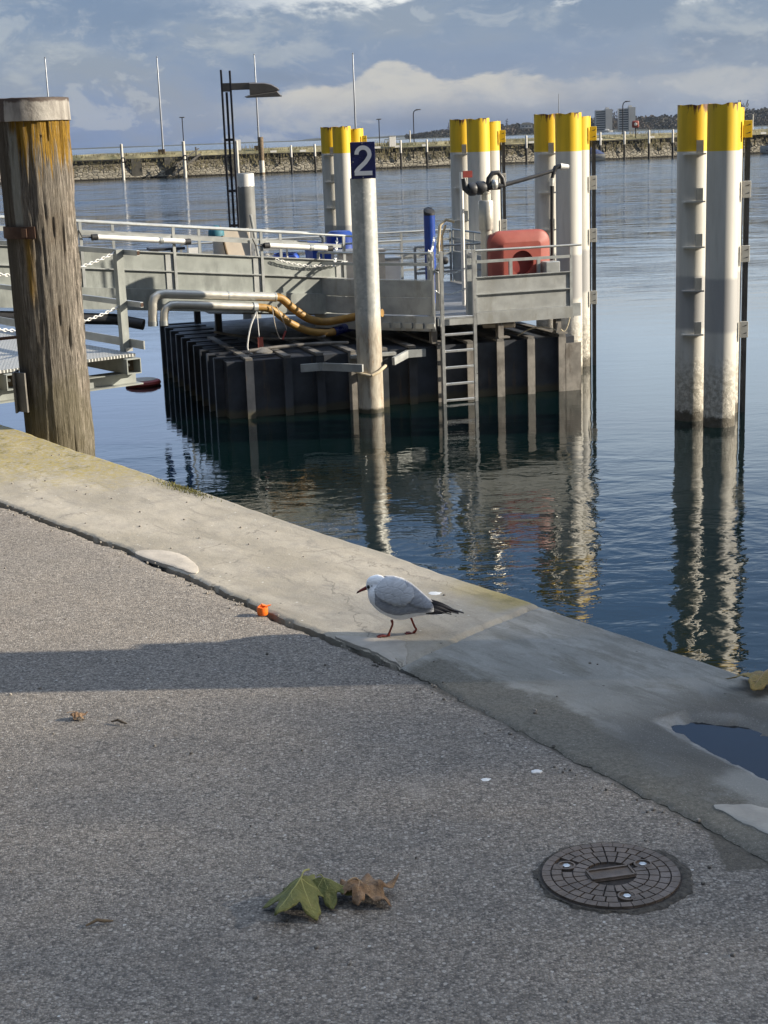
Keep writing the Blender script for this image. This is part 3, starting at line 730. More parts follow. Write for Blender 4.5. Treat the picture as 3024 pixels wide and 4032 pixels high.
# ------------------------------------------------------------------ guide pole with sign 2
gp = thing('guide_pole', 'round grey steel guide pole carrying the numbered navy sign', 'pole', (-.15, 25.95, 0))
mb = MB(); mb.lathe((-.15, 25.95, 0), [(.215, -3), (.215, 0), (.213, 3.9), (.208, 3.905), (.05, 3.93)], 40); mb.build('pole_shaft', M['pole2'], gp)
mb = MB(); 
for sx in (-.1, .1): mb.box((-.15 + sx, 25.80, 4.1), (.03, .04, .75))
mb.build('sign_bracket', M['galv'], gp, 30)
sg = thing('number_sign', 'square navy sign with a white numeral 2 on top of the guide pole', 'sign', (-.135, 25.70, 4.19))
sx_ = Vector((1, 0.02, 0)).normalized(); sy_ = Vector((0, .02, 1)).normalized(); sn_ = sx_.cross(sy_)
mb = MB(); mb.box((-.135, 25.715, 4.19), (.405, .018, .585), None, .004); mb.build('sign_panel', M['navy'], sg, 30)
cl = []
def arc(cx, cy, r, a0, a1, n):
    return [(cx + r * math.cos(R(a0 + (a1 - a0) * i / n)), cy + r * math.sin(R(a0 + (a1 - a0) * i / n))) for i in range(n + 1)]
cl = arc(0, .098, .105, 182, -22, 20) + [(.072, .018), (.035, -.030), (-.015, -.075), (-.068, -.120), (-.105, -.160), (-.128, -.20)]
L_, Rr = [], []
for i, p in enumerate(cl):
    a = Vector(cl[max(0, i - 1)]); b_ = Vector(cl[min(len(cl) - 1, i + 1)]); t = (b_ - a).normalized(); nn = Vector((-t.y, t.x)); w = .034
    L_.append(Vector(p) + nn * w); Rr.append(Vector(p) - nn * w)
def SP(p, off): return Vector((-.130 + p[0], 25.705 - off, 4.19 + p[1]))
vs = [SP(p, .004) for p in L_] + [SP(p, .004) for p in Rr] + [SP(p, 0) for p in L_] + [SP(p, 0) for p in Rr]
n = len(cl); fs = []
for i in range(n - 1): fs += [(i, i + 1, n + i + 1, n + i), (i, 2 * n + i, 2 * n + i + 1, i + 1), (n + i, n + i + 1, 3 * n + i + 1, 3 * n + i)]
fs += [(0, n, 3 * n, 2 * n), (n - 1, 3 * n - 1, 4 * n - 1, 2 * n - 1)]
mb = MB(); mb.raw(vs, fs)
mb.box(SP((-.002, -.205), .0025), (.29, .006, .07))
mb.build('numeral', M['sign_white'], sg, 0)
mb = MB()
for p in ((-.135, -.02), (.02, .27), (.02, -.27)): mb.box(SP((p[0] - .03, p[1]), .003), (.014, .008, .018))
mb.build('sign_bolt', M['galv'], sg, 0)
# collar bracket
gb = thing('pole_bracket', 'grey steel channel arms holding the pontoon against the guide pole with a cream rubber guard', 'bracket', W(2.3, -.3, .75))
mb = MB(); mb.bar(W(1.55, -.20, .80), W(2.15, -.78, .80), .05, .13); mb.bar(W(1.22, -.22, .80), W(1.60, -.24, .80), .05, .13); mb.build('bracket_arm', M['galv_dull'], gb, 30)
mb = MB(); mb.bar(W(2.72, -.68, .86), W(3.12, -.22, .90), .05, .13); mb.bar(W(3.10, -.22, .90), W(3.45, -.22, .90), .05, .13); mb.build('bracket_arm', M['galv'], gb, 30)
mb = MB(); mb.bar(W(2.1, -.24, .93), W(2.9, -.24, .93), .12, .05); mb.build('bracket_bar', M['galv_dull'], gb, 30)
pc = Vector((-.15, 25.95, 0))
mb = MB(); mb.tube([pc + Vector((-.25, -.08, .72)), pc + Vector((-.13, -.235, .68)), pc + Vector((0, -.27, .655)), pc + Vector((.02, -.268, .66))], .028, 10)
mb.tube([pc + Vector((.03, -.268, .66)), pc + Vector((.15, -.225, .71)), pc + Vector((.27, -.08, .79))], .028, 10); mb.build('rubber_guard', M['guard'], gb)

# ------------------------------------------------------------------ dolphins : three steel piles each
def make_dolphin(label):
    o = Vector((5.27, 23.59, 0)); t = thing('mooring_dolphin', label, 'mooring piles', o, 'yellow topped mooring dolphins')
    rr = .242
    offs = [Vector((0, 0, 0)), Vector((-.33, .60, 0)), Vector((.33, 1.16, 0))]
    for k, of in enumerate(offs):
        tp = 4.86 if k < 2 else 4.80; mb = MB(); rings = []
        seg = 40
        for r, z in ((rr, -3), (rr, 0), (rr, 2), (rr, 4.1), (rr, tp), (rr - .014, tp), (rr - .014, 3.9)):
            ring = []
            for j in range(seg):
                a = 2 * math.pi * j / seg; zz = z
                if z == tp: zz = tp - .045 * max(0, mn.noise(Vector((math.cos(a) * 1.6, math.sin(a) * 1.6, k * 5.))) + .1)
                ring.append(o + of + Vector((math.cos(a) * r, math.sin(a) * r, zz)))
            rings.append(ring)
        mb.rings(rings); mb.build('steel_pile', M['pile'], t)
    a = o + offs[1]; b_ = o
    for z in (4.13, 3.42, 2.73, 2.06, 1.38):
        mb = MB(); mb.prism([(-.53, .40), (-.50, .33), (-.42, .285), (-.20, .27), (-.20, .55), (-.40, .55)], o + UP * (z - .012), Vector((1, 0, 0)), Vector((0, 1, 0)), UP, .024); mb.build('step_plate', M['pile'], t, 30)
        mb = MB(); mb.box(o + Vector((-.285, .31, z + .107)), (.10, .05, .19)); mb.build('web_plate', M['galv_dull'], t, 30)
    ch = o + offs[2] + Vector((.262, -.10, 0))
    mb = MB(); mb.box(ch + Vector((.03, .03, 1.9)), (.06, .14, 5.3)); mb.build('fender_channel', M['dark_steel'], t, 30)
    for z, mt in ((4.47, 'yellow_paint'), (3.55, 'pale_plate'), (2.55, 'pale_plate'), (1.35, 'pale_plate')):
        mb = MB(); mb.box(ch + Vector((.005, -.075, z)), (.13, .03, .26), None, .004); pl = mb.build('gauge_plate', M[mt], t, 30)
        mb = MB()
        for dz in (-.06, .06): mb.prism([(-.045, -.014), (.04, .018), (.03, -.004)], ch + Vector((.005, -.0945, z + dz)), Vector((1, 0, 0)), UP, Vector((0, -1, 0)), .002)
        mb.build('tick_mark', M['dark_steel'], pl, 0)
    return t
d0 = make_dolphin('yellow topped steel pile cluster standing alone in open water, largest and rightmost')
dup(d0, (3.66, 29.25, 0), 'yellow topped pile cluster at the pontoon corner right behind the red lifebuoy box')
dup(d0, (2.29, 33.6, 0), 'yellow topped pile cluster behind the crane post on the pontoon')
dup(d0, (-.76, 42.0, 0), 'smallest yellow topped pile cluster, partly hidden by the numbered sign')
gpile = tag(MB().lathe((-3.07, 38, 0), [(.225, -3), (.225, 3.80), (.20, 3.82)], 32).build('steel_pile', M['galv_grey'], None), 'grey steel pile with white splashed top behind the black lamp post', 'pile')
# bird-lime top of that pile
mb = MB(); rings = []
for z in (3.50, 3.62, 3.72, 3.805):
    rings.append([Vector((-3.07 + math.cos(a) * .228, 38 + math.sin(a) * .228, z + (.05 * mn.noise(Vector((math.cos(a) * 3, math.sin(a) * 3, 0))) if z < 3.6 else 0))) for a in [2 * math.pi * i / 28 for i in range(28)]])
mb.rings(rings, False, False); mb.build('lime_stain', M['white_paint'], gpile)

# ------------------------------------------------------------------ red lifebuoy cabinet
lb = thing('lifebuoy_box', 'red plastic lifebuoy cabinet with a round hole behind the deck railing', 'lifebuoy box', W(5.58, .55, 1.5))
def rrect(w, h, r, n=7):
    pts = []
    for cx, cy, a0 in ((w / 2 - r, h / 2 - r, 0), (-w / 2 + r, h / 2 - r, 90), (-w / 2 + r, -h / 2 + r, 180), (w / 2 - r, -h / 2 + r, 270)):
        for i in range(n): a = R(a0 + 90 * i / (n - 1)); pts.append((cx + r * math.cos(a), cy + r * math.sin(a)))
    return pts
cz = 2.30; cu = 5.585; cv = .62
def rr_ring(w, h, r, v): return [W(cu + p[0], v, cz + p[1]) for p in rrect(w, h, r)]
mb = MB()
mb.rings([rr_ring(1.12, 1.04, .2, cv + .20), rr_ring(1.17, 1.08, .22, cv + .10), rr_ring(1.17, 1.08, .22, cv + .03), rr_ring(1.13, 1.04, .2, cv), rr_ring(1.08, 1.0, .2, cv - .01), rr_ring(.74, .70, .07, cv - .10), rr_ring(.70, .66, .06, cv - .101)], True, False)
# front plateau with a round hole
n = 28; po = rrect(.70, .66, .06)
hole = []
for p in po:
    pass
po = []
for k in range(44):
    a = 2 * math.pi * k / 44 + .01; ca, sa = math.cos(a), math.sin(a); q_ = min(.35 / max(1e-6, abs(ca)), .33 / max(1e-6, abs(sa))); po.append((ca * q_, sa * q_)); hole.append((.215 * ca, .215 * sa - .03))
mb.rings([[W(cu + p[0], cv - .10, cz + p[1]) for p in po], [W(cu + p[0], cv - .10, cz + p[1]) for p in hole], [W(cu + p[0], cv - .015, cz + p[1]) for p in hole]], False, False)
mb.build('cabinet_shell', M['red_plastic'], lb, 35)
mb = MB(); mb.raw([W(cu + p[0] * 1.0, cv - .018, cz + p[1] * 1.0) for p in hole], [tuple(range(len(hole)))]); mb.build('cabinet_recess', M['red_dark'], lb, 0)
for du in (-.27, .27):
    mb = MB(); wbox(mb, cu + du - .03, cu + du + .03, .40, .45, 1.5, 2.32); mb.build('support_post', M['galv'], lb, 30)

# ------------------------------------------------------------------ loading arm
la = thing('loading_arm', 'silver column with a black swivel arm and hanging hose on the pontoon deck', 'loading arm', W(5.05, .9, 1.48))
c = lambda z: W(5.05, .9, z)
mb = MB(); mb.lathe(c(0), [(.16, 1.48), (.16, 1.5), (.105, 1.51), (.105, 2.88)], 24, axis=AX); mb.build('column', M['stainless'], la)
mb = MB(); mb.lathe(c(0), [(.13, 2.86), (.137, 2.88), (.137, 3.36), (.125, 3.38), (.08, 3.385)], 24, axis=AX); mb.build('column_sleeve', M['stainless'], la)
mb = MB(); mb.lathe(c(0), [(.075, 3.38), (.075, 3.50), (.09, 3.50), (.09, 3.53), (.07, 3.54)], 18, axis=AX); mb.build('swivel_neck', M['stainless'], la)
mb = MB(); mb.tube([c(3.45), c(3.54), W(5.07, .88, 3.60), W(5.15, .86, 3.62), W(5.3, .85, 3.62)], .062, 12)
mb.tube([W(4.66, .95, 3.78), W(4.68, .93, 3.60), W(4.74, .92, 3.55), W(4.98, .92, 3.57), W(5.1, .9, 3.62)], [.045, .06, .07, .075, .06], 12)
mb.lathe(W(4.80, .92, 3.585), [(.10, -.07), (.115, -.05), (.115, .05), (.10, .07)], 14, axis=(UP, PV, PU)); mb.lathe(W(4.97, .92, 3.60), [(.10, -.09), (.12, -.06), (.12, .06), (.10, .09)], 14, axis=(UP, PV, PU))
mb.build('counterweight', M['dark_steel'], la)
mb = MB(); mb.tube([W(5.08, .86, 3.62), W(5.10, .86, 3.76), W(5.17, .86, 3.85), W(5.28, .86, 3.86), W(5.36, .86, 3.76), W(5.39, .86, 3.62)], .045, 12); mb.build('spring_loop', M['dark_steel'], la)
mb = MB(); mb.lathe(W(5.2, .84, 3.68), [(.05, -.1), (.07, -.07), (.07, .02), (.04, .06)], 12); mb.build('swivel_joint', M['aluminium'], la)
mb = MB(); mb.tube([W(5.2, .85, 3.60), W(5.8, .88, 3.72), W(6.42, .9, 3.86)], [.042, .036, .032], 12); mb.build('arm', M['dark_steel'], la)
mb = MB(); mb.tube([W(6.36, .9, 3.80), W(6.41, .9, 3.90), W(6.52, .9, 3.93)], .045, 10); mb.build('arm_elbow', M['dark_steel'], la)
mb = MB(); mb.tube([W(6.50, .9, 3.915), W(6.66, .9, 3.90)], [.06, .045], 12); mb.build('arm_end_cap', M['white_paint'], la)
mb = MB(); mb.tube([W(6.37, .9, 3.82), W(6.34, .9, 3.70), W(6.33, .9, 3.0), W(6.33, .9, 2.4), W(6.30, .85, 2.0)], .033, 10); mb.build('arm_hose', M['black'], la)
mb = MB(); mb.tube([W(6.335, .9, 3.72), W(6.333, .9, 3.58)], .04, 10); mb.build('hose_coupling', M['aluminium'], la)
# white standpipe with a red flag plate, hose loop and valve elbow
sp = thing('standpipe', 'slim white standpipe with a small red plate left of the crane column', 'standpipe', W(4.78, 1.4, 1.48))
mb = MB(); mb.tube([W(4.78, 1.4, 1.48), W(4.78, 1.4, 3.88)], .036, 12); mb.build('pipe', M['white_paint'], sp)
mb = MB(); wbox(mb, 4.80, 4.98, 1.36, 1.38, 3.78, 3.90); mb.build('flag_plate', M['red_dark'], sp, 0)
mb = MB(); mb.tube([W(4.35, 1.5, 2.0), W(4.34, 1.5, 2.6), W(4.38, 1.5, 2.95), W(4.50, 1.5, 3.05), W(4.66, 1.5, 3.0)], .03, 10); mb.tube([W(4.42, 1.52, 2.0), W(4.42, 1.52, 2.75), W(4.50, 1.52, 2.95)], .022, 8); mb.build('hose_loop', M['guard'], sp)
vb = thing('valve_pipe', 'short silver valve pipe with a black elbow standing behind the ladder', 'pipe', W(4.10, .9, 1.48))
mb = MB(); mb.tube([W(4.10, .9, 1.48), W(4.10, .9, 2.20), W(4.13, .9, 2.28), W(4.22, .9, 2.34)], .045, 12); mb.build('pipe', M['stainless'], vb)
mb = MB(); mb.lathe(W(4.24, .9, 2.36), [(.06, -.05), (.07, -.03), (.07, .03), (.06, .05)], 14, axis=(PV, UP, PU)); mb.lathe(W(4.10, .9, 2.18), [(.056, -.03), (.056, .03)], 14); mb.build('coupling', M['black'], vb)
mb = MB(); mb.tube([W(4.16, .95, 1.48), W(4.17, .95, 2.05)], .025, 10); mb.build('side_pipe', M['white_paint'], vb)
# blue bollard post
bp = thing('blue_post', 'tall blue post with a slanted black top on the pontoon', 'post', W(4.42, 2.2, 1.48))
mb = MB(); mb.lathe(W(4.42, 2.2, 0), [(.105, 1.48), (.105, 3.10)], 24); mb.build('post_shaft', M['blue_post'], bp)
mb = MB(); rings = []
for z0, k in ((3.102, 0), (3.15, 0), (3.15, 1)):
    rings.append([W(4.42 + .104 * math.cos(a), 2.2 + .104 * math.sin(a), 3.102 if (z0 == 3.102) else 3.19 + .05 * math.sin(a) + (.03 if k else 0)) if not k else W(4.42 + .06 * math.cos(a), 2.2 + .06 * math.sin(a), 3.22 + .03 * math.sin(a)) for a in [2 * math.pi * i / 24 for i in range(24)]])
mb.rings(rings); mb.build('post_cap', M['black'], bp)

# ------------------------------------------------------------------ things on the pontoon seen over the ramp
def storage(name, label, cat, u, v, w, d_, h, mat, lid=None):
    t = thing(name, label, cat, W(u, v, DZ)); mb = MB(); wbox(mb, u - w / 2, u + w / 2, v - d_ / 2, v + d_ / 2, DZ, DZ + h, .015); mb.build('body', M[mat], t, 30)
    mb = MB(); wbox(mb, u - w / 2 - .02, u + w / 2 + .02, v - d_ / 2 - .02, v + d_ / 2 + .02, DZ + h, DZ + h + .05, .01); mb.build('lid', M[lid or mat], t, 30)
    return t
storage('storage_box', 'pale storage cabinet behind the guide pole on the pontoon', 'cabinet', 3.3, 3.2, .9, .6, .95, 'cream')
storage('storage_box', 'low cream locker beside the blue post', 'cabinet', 3.95, 3.6, .5, .5, .75, 'white_paint', 'galv')
wb = thing('recycling_bin', 'bright blue wheeled bin with open lid behind the ramp railing', 'bin', W(2.95, 4.4, DZ))
u, v = 2.93, 4.45
mb = MB(); mb.rings([[W(u + sx * w, v + sy * w * 1.1, DZ + z) for sx, sy in ((-1, -1), (1, -1), (1, 1), (-1, 1))] for w, z in ((.21, .08), (.28, 1.0), (.31, 1.02), (.31, 1.06))]); mb.build('body', M['blue_plastic'], wb, 30)
mb = MB(); mb.bar(W(u - .45, v - .15, DZ + 1.12), W(u - .1, v - .15, DZ + 1.09), .5, .05); mb.build('lid', M['blue_post'], wb, 30)
mb = MB()
for s in (-1, 1): mb.lathe(W(u + s * .22, v + .2, DZ + .1), [(.09, -.03), (.1, -.02), (.1, .02), (.09, .03)], 16, axis=(PV, UP, PU))
mb.build('wheel', M['black'], wb)
db = thing('drum', 'blue plastic drum lying low behind the ramp panel', 'drum', W(2.15, 4.3, DZ))
mb = MB(); mb.lathe(W(2.15, 4.3, DZ), [(.25, 0), (.28, .03), (.28, .28), (.295, .30), (.28, .32), (.28, .58), (.295, .60), (.28, .62), (.27, .86), (.24, .9)], 28); mb.build('body', M['blue_plastic'], db)
mb = MB(); mb.lathe(W(2.15, 4.3, DZ), [(.235, .9), (.235, .93), (.21, .93), (.21, .91)], 24); mb.build('lid', M['blue_post'], db)
tk = thing('barrel', 'dark blue barrel with white lettering just left of the guide pole', 'barrel', W(3.3, 4.6, DZ))
bu, bv = 3.36, 4.62
mb = MB(); mb.lathe(W(bu, bv, DZ), [(.25, 0), (.28, .04), (.28, .5), (.29, .52), (.28, .54), (.28, 1.2), (.2, 1.28)], 28); mb.build('body', M['blue_post'], tk)
# its white lettering "30 l"
tc = bpy.data.curves.new('lettering', 'FONT'); tc.body = "30 l"; tc.size = .16; tc.extrude = .003; tc.align_x = 'CENTER'
to = bpy.data.objects.new('lettering', tc); COL.objects.link(to)
dg = bpy.context.evaluated_depsgraph_get(); tm = bpy.data.meshes.new_from_object(to.evaluated_get(dg)); bpy.data.objects.remove(to)
tm.materials.clear(); tm.materials.append(M['sign_white'])
tm.transform(Matrix(((PU.x, 0, PV.x * -1, 0), (PU.y, 0, -PV.y, 0), (0, 1, 0, 0), (0, 0, 0, 1))))
lo = bpy.data.objects.new('lettering', tm); COL.objects.link(lo); lo.parent = tk; lo.location = W(bu - .12, bv - .30, DZ + .93) - tk.location
# folded sunshade boards with teal cloth
tf = thing('folded_boards', 'cream boards propped upright with a teal cloth over one corner', 'boards', W(1.0, 4.9, DZ))
mb = MB(); mb.bar(W(1.05, 4.75, DZ + .75), W(1.55, 4.75, DZ + .75), .03, 1.35, up=(0.15, .1, 1)); mb.build('board', M['cream'], tf, 30)
mb = MB(); mb.bar(W(.85, 4.95, DZ + .9), W(1.6, 4.95, DZ + .9), .04, 1.0); mb.build('board', M['white_paint'], tf, 30)
mb = MB(); mb.tube([W(1.25, 4.68, DZ), W(.95, 4.68, DZ + 1.5)], .025, 8); mb.build('strut', M['brown_wood'], tf); mb = MB(); mb.tube([W(1.80, 4.68, DZ), W(1.58, 4.70, DZ + 1.68)], .028, 8); mb.build('strut', M['galv'], tf)
mb = MB(); mb.lathe(W(.88, 4.72, DZ + 1.36), [(.16, -.05), (.15, .05), (.09, .13), (.02, .15)], 14); mb.build('cloth', M['teal'], tf)
mb = MB(); wbox(mb, .28, .5, 4.5, 4.52, DZ + .88, DZ + 1.12); wb2 = thing('notice_panel', 'small white framed panel in front of the black lamp post', 'panel', W(.39, 4.5, DZ)); mb.build('panel', M['white_paint'], wb2, 0)
mb = MB(); wbox(mb, .25, .27, 4.49, 4.53, DZ, DZ + 1.2); wbox(mb, .51, .53, 4.49, 4.53, DZ, DZ + 1.2); mb.build('frame', M['galv'], wb2, 0)
bt = thing('bench_table', 'dark slatted table left of the black lamp post on the pontoon', 'table', W(-.1, 5.1, DZ))
mb = MB(); wbox(mb, -.38, .30, 5.0, 5.5, DZ + 1.06, DZ + 1.11); mb.build('table_top', M['dark_steel'], bt, 0)
for u in (-.26, .12):
    for v in (5.08, 5.42):
        mb = MB(); wbox(mb, u - .035, u + .035, v - .03, v + .03, DZ, DZ + 1.06); mb.build('leg', M['navy'], bt, 0)
# street lamp on the pontoon
sl_ = thing('lamp_post', 'black twin bar lamp post with a grey wedge shaped lamp head', 'street lamp', (-2.78, 31, 1.4))
lx, ly = -2.76, 31.0
for dx_, h in ((-.085, 5.92), (.085, 5.90)):
    mb = MB(); mb.box((lx + dx_, ly, (1.4 + h) / 2), (.035, .10, h - 1.4)); mb.build('post_bar', M['lamp_post'], sl_, 30)
mb = MB(); mb.tube([(lx, ly, 1.4), (lx, ly, 5.5)], .024, 10); mb.build('cable_tube', M['lamp_post'], sl_)
for z in (4.6, 3.62, 2.95):
    mb = MB(); mb.box((lx, ly, z), (.20, .07, .05)); mb.build('clamp', M['lamp_post'], sl_, 30)
mb = MB(); mb.box((lx + .28, ly, 5.60), (.60, .08, .13), None, .006); mb.box((lx, ly, 5.59), (.13, .085, .16)); mb.build('arm', M['lamp'], sl_, 30)
def lens(pts, y0, y1, mat, nm):
    mb = MB(); mb.rings([[Vector((lx + p[0], y0, p[1])) for p in pts], [Vector((lx + p[0], y0 + .05, p[1] + .02)) for p in pts], [Vector((lx + p[0], y1 - .05, p[1] + .02)) for p in pts], [Vector((lx + p[0], y1, p[1])) for p in pts]]); return mb.build(nm, mat, sl_, 30)
lens([(.46, 5.64), (.75, 5.63), (.88, 5.60), (1.0, 5.53), (1.02, 5.50), (.46, 5.42)], 30.83, 31.17, M['lamp'], 'lamp_head')
lens([(.36, 5.385), (1.06, 5.385), (.99, 5.465), (.62, 5.425), (.44, 5.405)], 30.80, 31.20, M['lamp'], 'lamp_visor')

# ------------------------------------------------------------------ access ramp
RP = Vector((-.596, 28.0, 0)); RD = Vector((.88, .475, 0)).normalized(); RN = Vector((-RD.y, RD.x, 0))
def RW(a, z, n=0.): return RP + RD * a + RN * n + UP * z
def zh(a): return 2.856 - .108 * a          # handrail height along the ramp
rp = thing('access_ramp', 'galvanised access ramp with solid side panels sloping down to the pontoon', 'ramp', RP)
A0 = -13.0; A1 = .05
RB = [UP, RN]
for side, nm in ((0., 'near'), (1.5, 'far')):
    mb = MB(); mb.tube([RW(A0, zh(A0), side), RW(A1 + .25, zh(A1 + .25), side)], .022, 10); mb.build('handrail', M['galv'], rp)
    mb = MB(); mb.bar(RW(A0, zh(A0) - .185, side), RW(A1, zh(A1) - .185, side), .025, .06); mb.build('mid_rail', M['galv'], rp, 30)
    if side == 0:
        for d1, d2 in ((.445, .75), (.765, 1.09)):
            mb = MB(); mb.bar(RW(A0, zh(A0) - (d1 + d2) / 2, side + .02), RW(A1, zh(A1) - (d1 + d2) / 2, side + .02), .006, d2 - d1); mb.build('side_panel', M['galv_panel'], rp, 30)
        for d1 in (.44, .755):
            mb = MB(); mb.bar(RW(A0, zh(A0) - d1, side), RW(A1, zh(A1) - d1, side), .045, .018); mb.build('panel_rail', M['galv'], rp, 30)
        a_ = A1
        while a_ > A0:
            mb = MB(); mb.box(RW(a_, zh(a_) - .55, side - .012), (.05, .03, 1.08), (RD, RN, UP)); mb.build('rail_post', M['galv'], rp, 30)
            mb = MB(); mb.box(RW(a_ - .10, zh(a_) - .77, side + .008), (.13, .012, .62), (RD, RN, UP)); mb.build('splice_plate', M['galv_dull'], rp, 30); a_ -= 1.62
    else:
        mb = MB(); mb.bar(RW(A0, zh(A0) - .95, side), RW(A1, zh(A1) - .95, side), .006, .28); mb.build('side_panel', M['galv_panel'], rp, 30)
        a_ = A1 - .55
        while a_ > A0:
            mb = MB(); mb.box(RW(a_, zh(a_) - .55, side), (.05, .025, 1.08), (RD, RN, UP)); mb.build('rail_post', M['galv'], rp, 30); a_ -= 1.62
    mb = MB(); mb.bar(RW(A0, zh(A0) - 1.29, side + .0), RW(-.1, zh(-.1) - 1.23, side + .0), .10, .36); mb.build('side_beam', M['galv_panel'], rp, 30)
mb = MB(); mb.bar(RW(A0, zh(A0) - 1.12, .75), RW(A1, zh(A1) - 1.12, .75), 1.42, .05); mb.build('walkway', M['deck'], rp, 30)
mb = MB(); mb.tube([RW(A0, zh(A0) - 1.60, .1), RW(-4.3, zh(-4.3) - 1.60, .1), RW(-3.9, 1.62, -.2)], .095, 14); mb.build('drain_pipe', M['dark_steel'], rp)
# curved end guard on the pontoon side
for n_ in (0., 1.5):
    mb = MB(); mb.tube([RW(A1 + .25, zh(A1 + .25), n_), RW(A1 + .33, zh(.3) - .1, n_), RW(A1 + .33, 1.62, n_)], .022, 10); mb.build('end_hoop', M['galv'], rp)
mb = MB(); mb.tube([RW(-1.05, 2.74, .06), RW(-1.05, 2.16, .06), RW(-1.08, 2.08, .06), RW(-1.15, 2.05, .06), RW(-2.0, 2.09, .06)], .018, 8); mb.build('bent_bar', M['white_paint'], rp)
# tube lights clamped to the ramp rail
for (a0, a1), lab in (((-4.55, -3.0), 'white tube light clamped to the ramp rail near the wooden pile'), ((-1.45, -.30), 'white tube light clamped to the ramp rail near the blue bin')):
    t = thing('tube_light', lab, 'tube light', RW(a0, zh(a0) - .28, -.06), 'tube lights along the ramp')
    mb = MB(); mb.tube([RW(a0, zh(a0) - .24, -.06), RW(a1, zh(a1) - .24, -.06)], .045, 12); mb.build('tube', M['white_paint'], t)
    for q in (a0 - .04, a1 + .04):
        mb = MB(); mb.tube([RW(q - .05, zh(q) - .24, -.06), RW(q + .05, zh(q) - .24, -.06)], .052, 12); mb.build('end_cap', M['black'], t)
    mb = MB(); q = a0 + (a1 - a0) * .72; mb.tube([RW(q - .03, zh(q) - .24, -.06), RW(q + .03, zh(q) - .24, -.06)], .056, 12); mb.build('clip', M['galv'], t)
    mb = MB(); mb.tube([RW(a0 - .08, zh(a0) - .24, -.06), RW(a0 - .25, zh(a0) - .22, -.06), RW(a0 - .30, zh(a0) - .10, -.05)], .012, 6); mb.build('cable', M['black'], t)
chain_mesh(catenary(RW(-1.3, 2.52, -.05), RW(.1, 2.40, -.05), .10), .007, .055).build('chain', M['white_paint'], rp)

# silver pipes and ochre hoses
def curve(pts, n=10):
    pts = [Vector(p) for p in pts]; out = []
    for i in range(len(pts) - 1):
        p0 = pts[max(0, i - 1)]; p1 = pts[i]; p2 = pts[i + 1]; p3 = pts[min(len(pts) - 1, i + 2)]
        for k in range(n):
            u = k / n
            out.append(.5 * ((2 * p1) + (-p0 + p2) * u + (2 * p0 - 5 * p1 + 4 * p2 - p3) * u * u + (-p0 + 3 * p1 - 3 * p2 + p3) * u ** 3))
    return out + [pts[-1]]
N0 = -.35
s1 = thing('supply_pipe', 'upper silver pipe with a bent end feeding the ochre hose beside the ramp', 'pipe', RW(-2.5, 2.0, N0))
mb = MB(); mb.tube([RW(-3.79, 1.66, N0), RW(-3.77, 1.98, N0), RW(-3.74, 2.06, N0), RW(-3.66, 2.11, N0), RW(-3.56, 2.12, N0), RW(-1.5, 1.90, N0)], .078, 16); mb.build('pipe', M['stainless'], s1)
mb = MB(); mb.tube([RW(-3.79, 1.68, N0), RW(-3.79, 1.60, N0)], .084, 16)
for a_ in (-2.4, -1.52): mb.tube([RW(a_ - .012, 2.0 - (a_ + 2.43) * .107, N0), RW(a_ + .012, 2.0 - (a_ + 2.43) * .107, N0)], .083, 16)
mb.build('pipe_flange', M['galv'], s1)
mb = MB(); mb.tube(curve([RW(-1.5, 1.90, N0), RW(-1.38, 1.86, N0), RW(-1.18, 1.68, N0), RW(-.88, 1.47, N0), RW(-.56, 1.39, N0), RW(-.30, 1.43, N0 - .2), RW(-.22, 1.50, N0 - .55), RW(-.20, 1.58, N0 - .95), RW(-.05, 1.60, N0 - 1.2)]), .070, 14); mb.build('hose', M['hose'], s1)
s2 = thing('supply_pipe', 'lower silver pipe with a bent end feeding the second ochre hose beside the ramp', 'pipe', RW(-2.5, 1.8, N0))
N1 = -.42
mb = MB(); mb.tube([RW(-3.62, 1.66, N1), RW(-3.60, 1.82, N1), RW(-3.56, 1.89, N1), RW(-3.48, 1.93, N1), RW(-3.38, 1.93, N1), RW(-1.93, 1.77, N1)], .070, 16); mb.build('pipe', M['stainless'], s2)
mb = MB(); mb.tube([RW(-3.62, 1.68, N1), RW(-3.62, 1.60, N1)], .076, 16); mb.build('pipe_flange', M['galv'], s2)
mb = MB(); mb.tube([RW(-1.98, 1.775, N1), RW(-1.90, 1.765, N1)], .085, 16); mb.build('hose_clamp', M['galv'], s2)
mb = MB(); mb.tube(curve([RW(-1.93, 1.77, N1), RW(-1.75, 1.74, N1), RW(-1.58, 1.67, N1), RW(-1.29, 1.44, N1), RW(-.95, 1.27, N1), RW(-.6, 1.20, N1), RW(-.40, 1.21, N1)]), .066, 14); mb.build('hose', M['hose'], s2)
mb = MB(); mb.tube([RW(-.42, 1.21, N1), RW(.1, 1.30, N1)], .085, 14); mb.build('hose_coupling', M['navy'], s2)
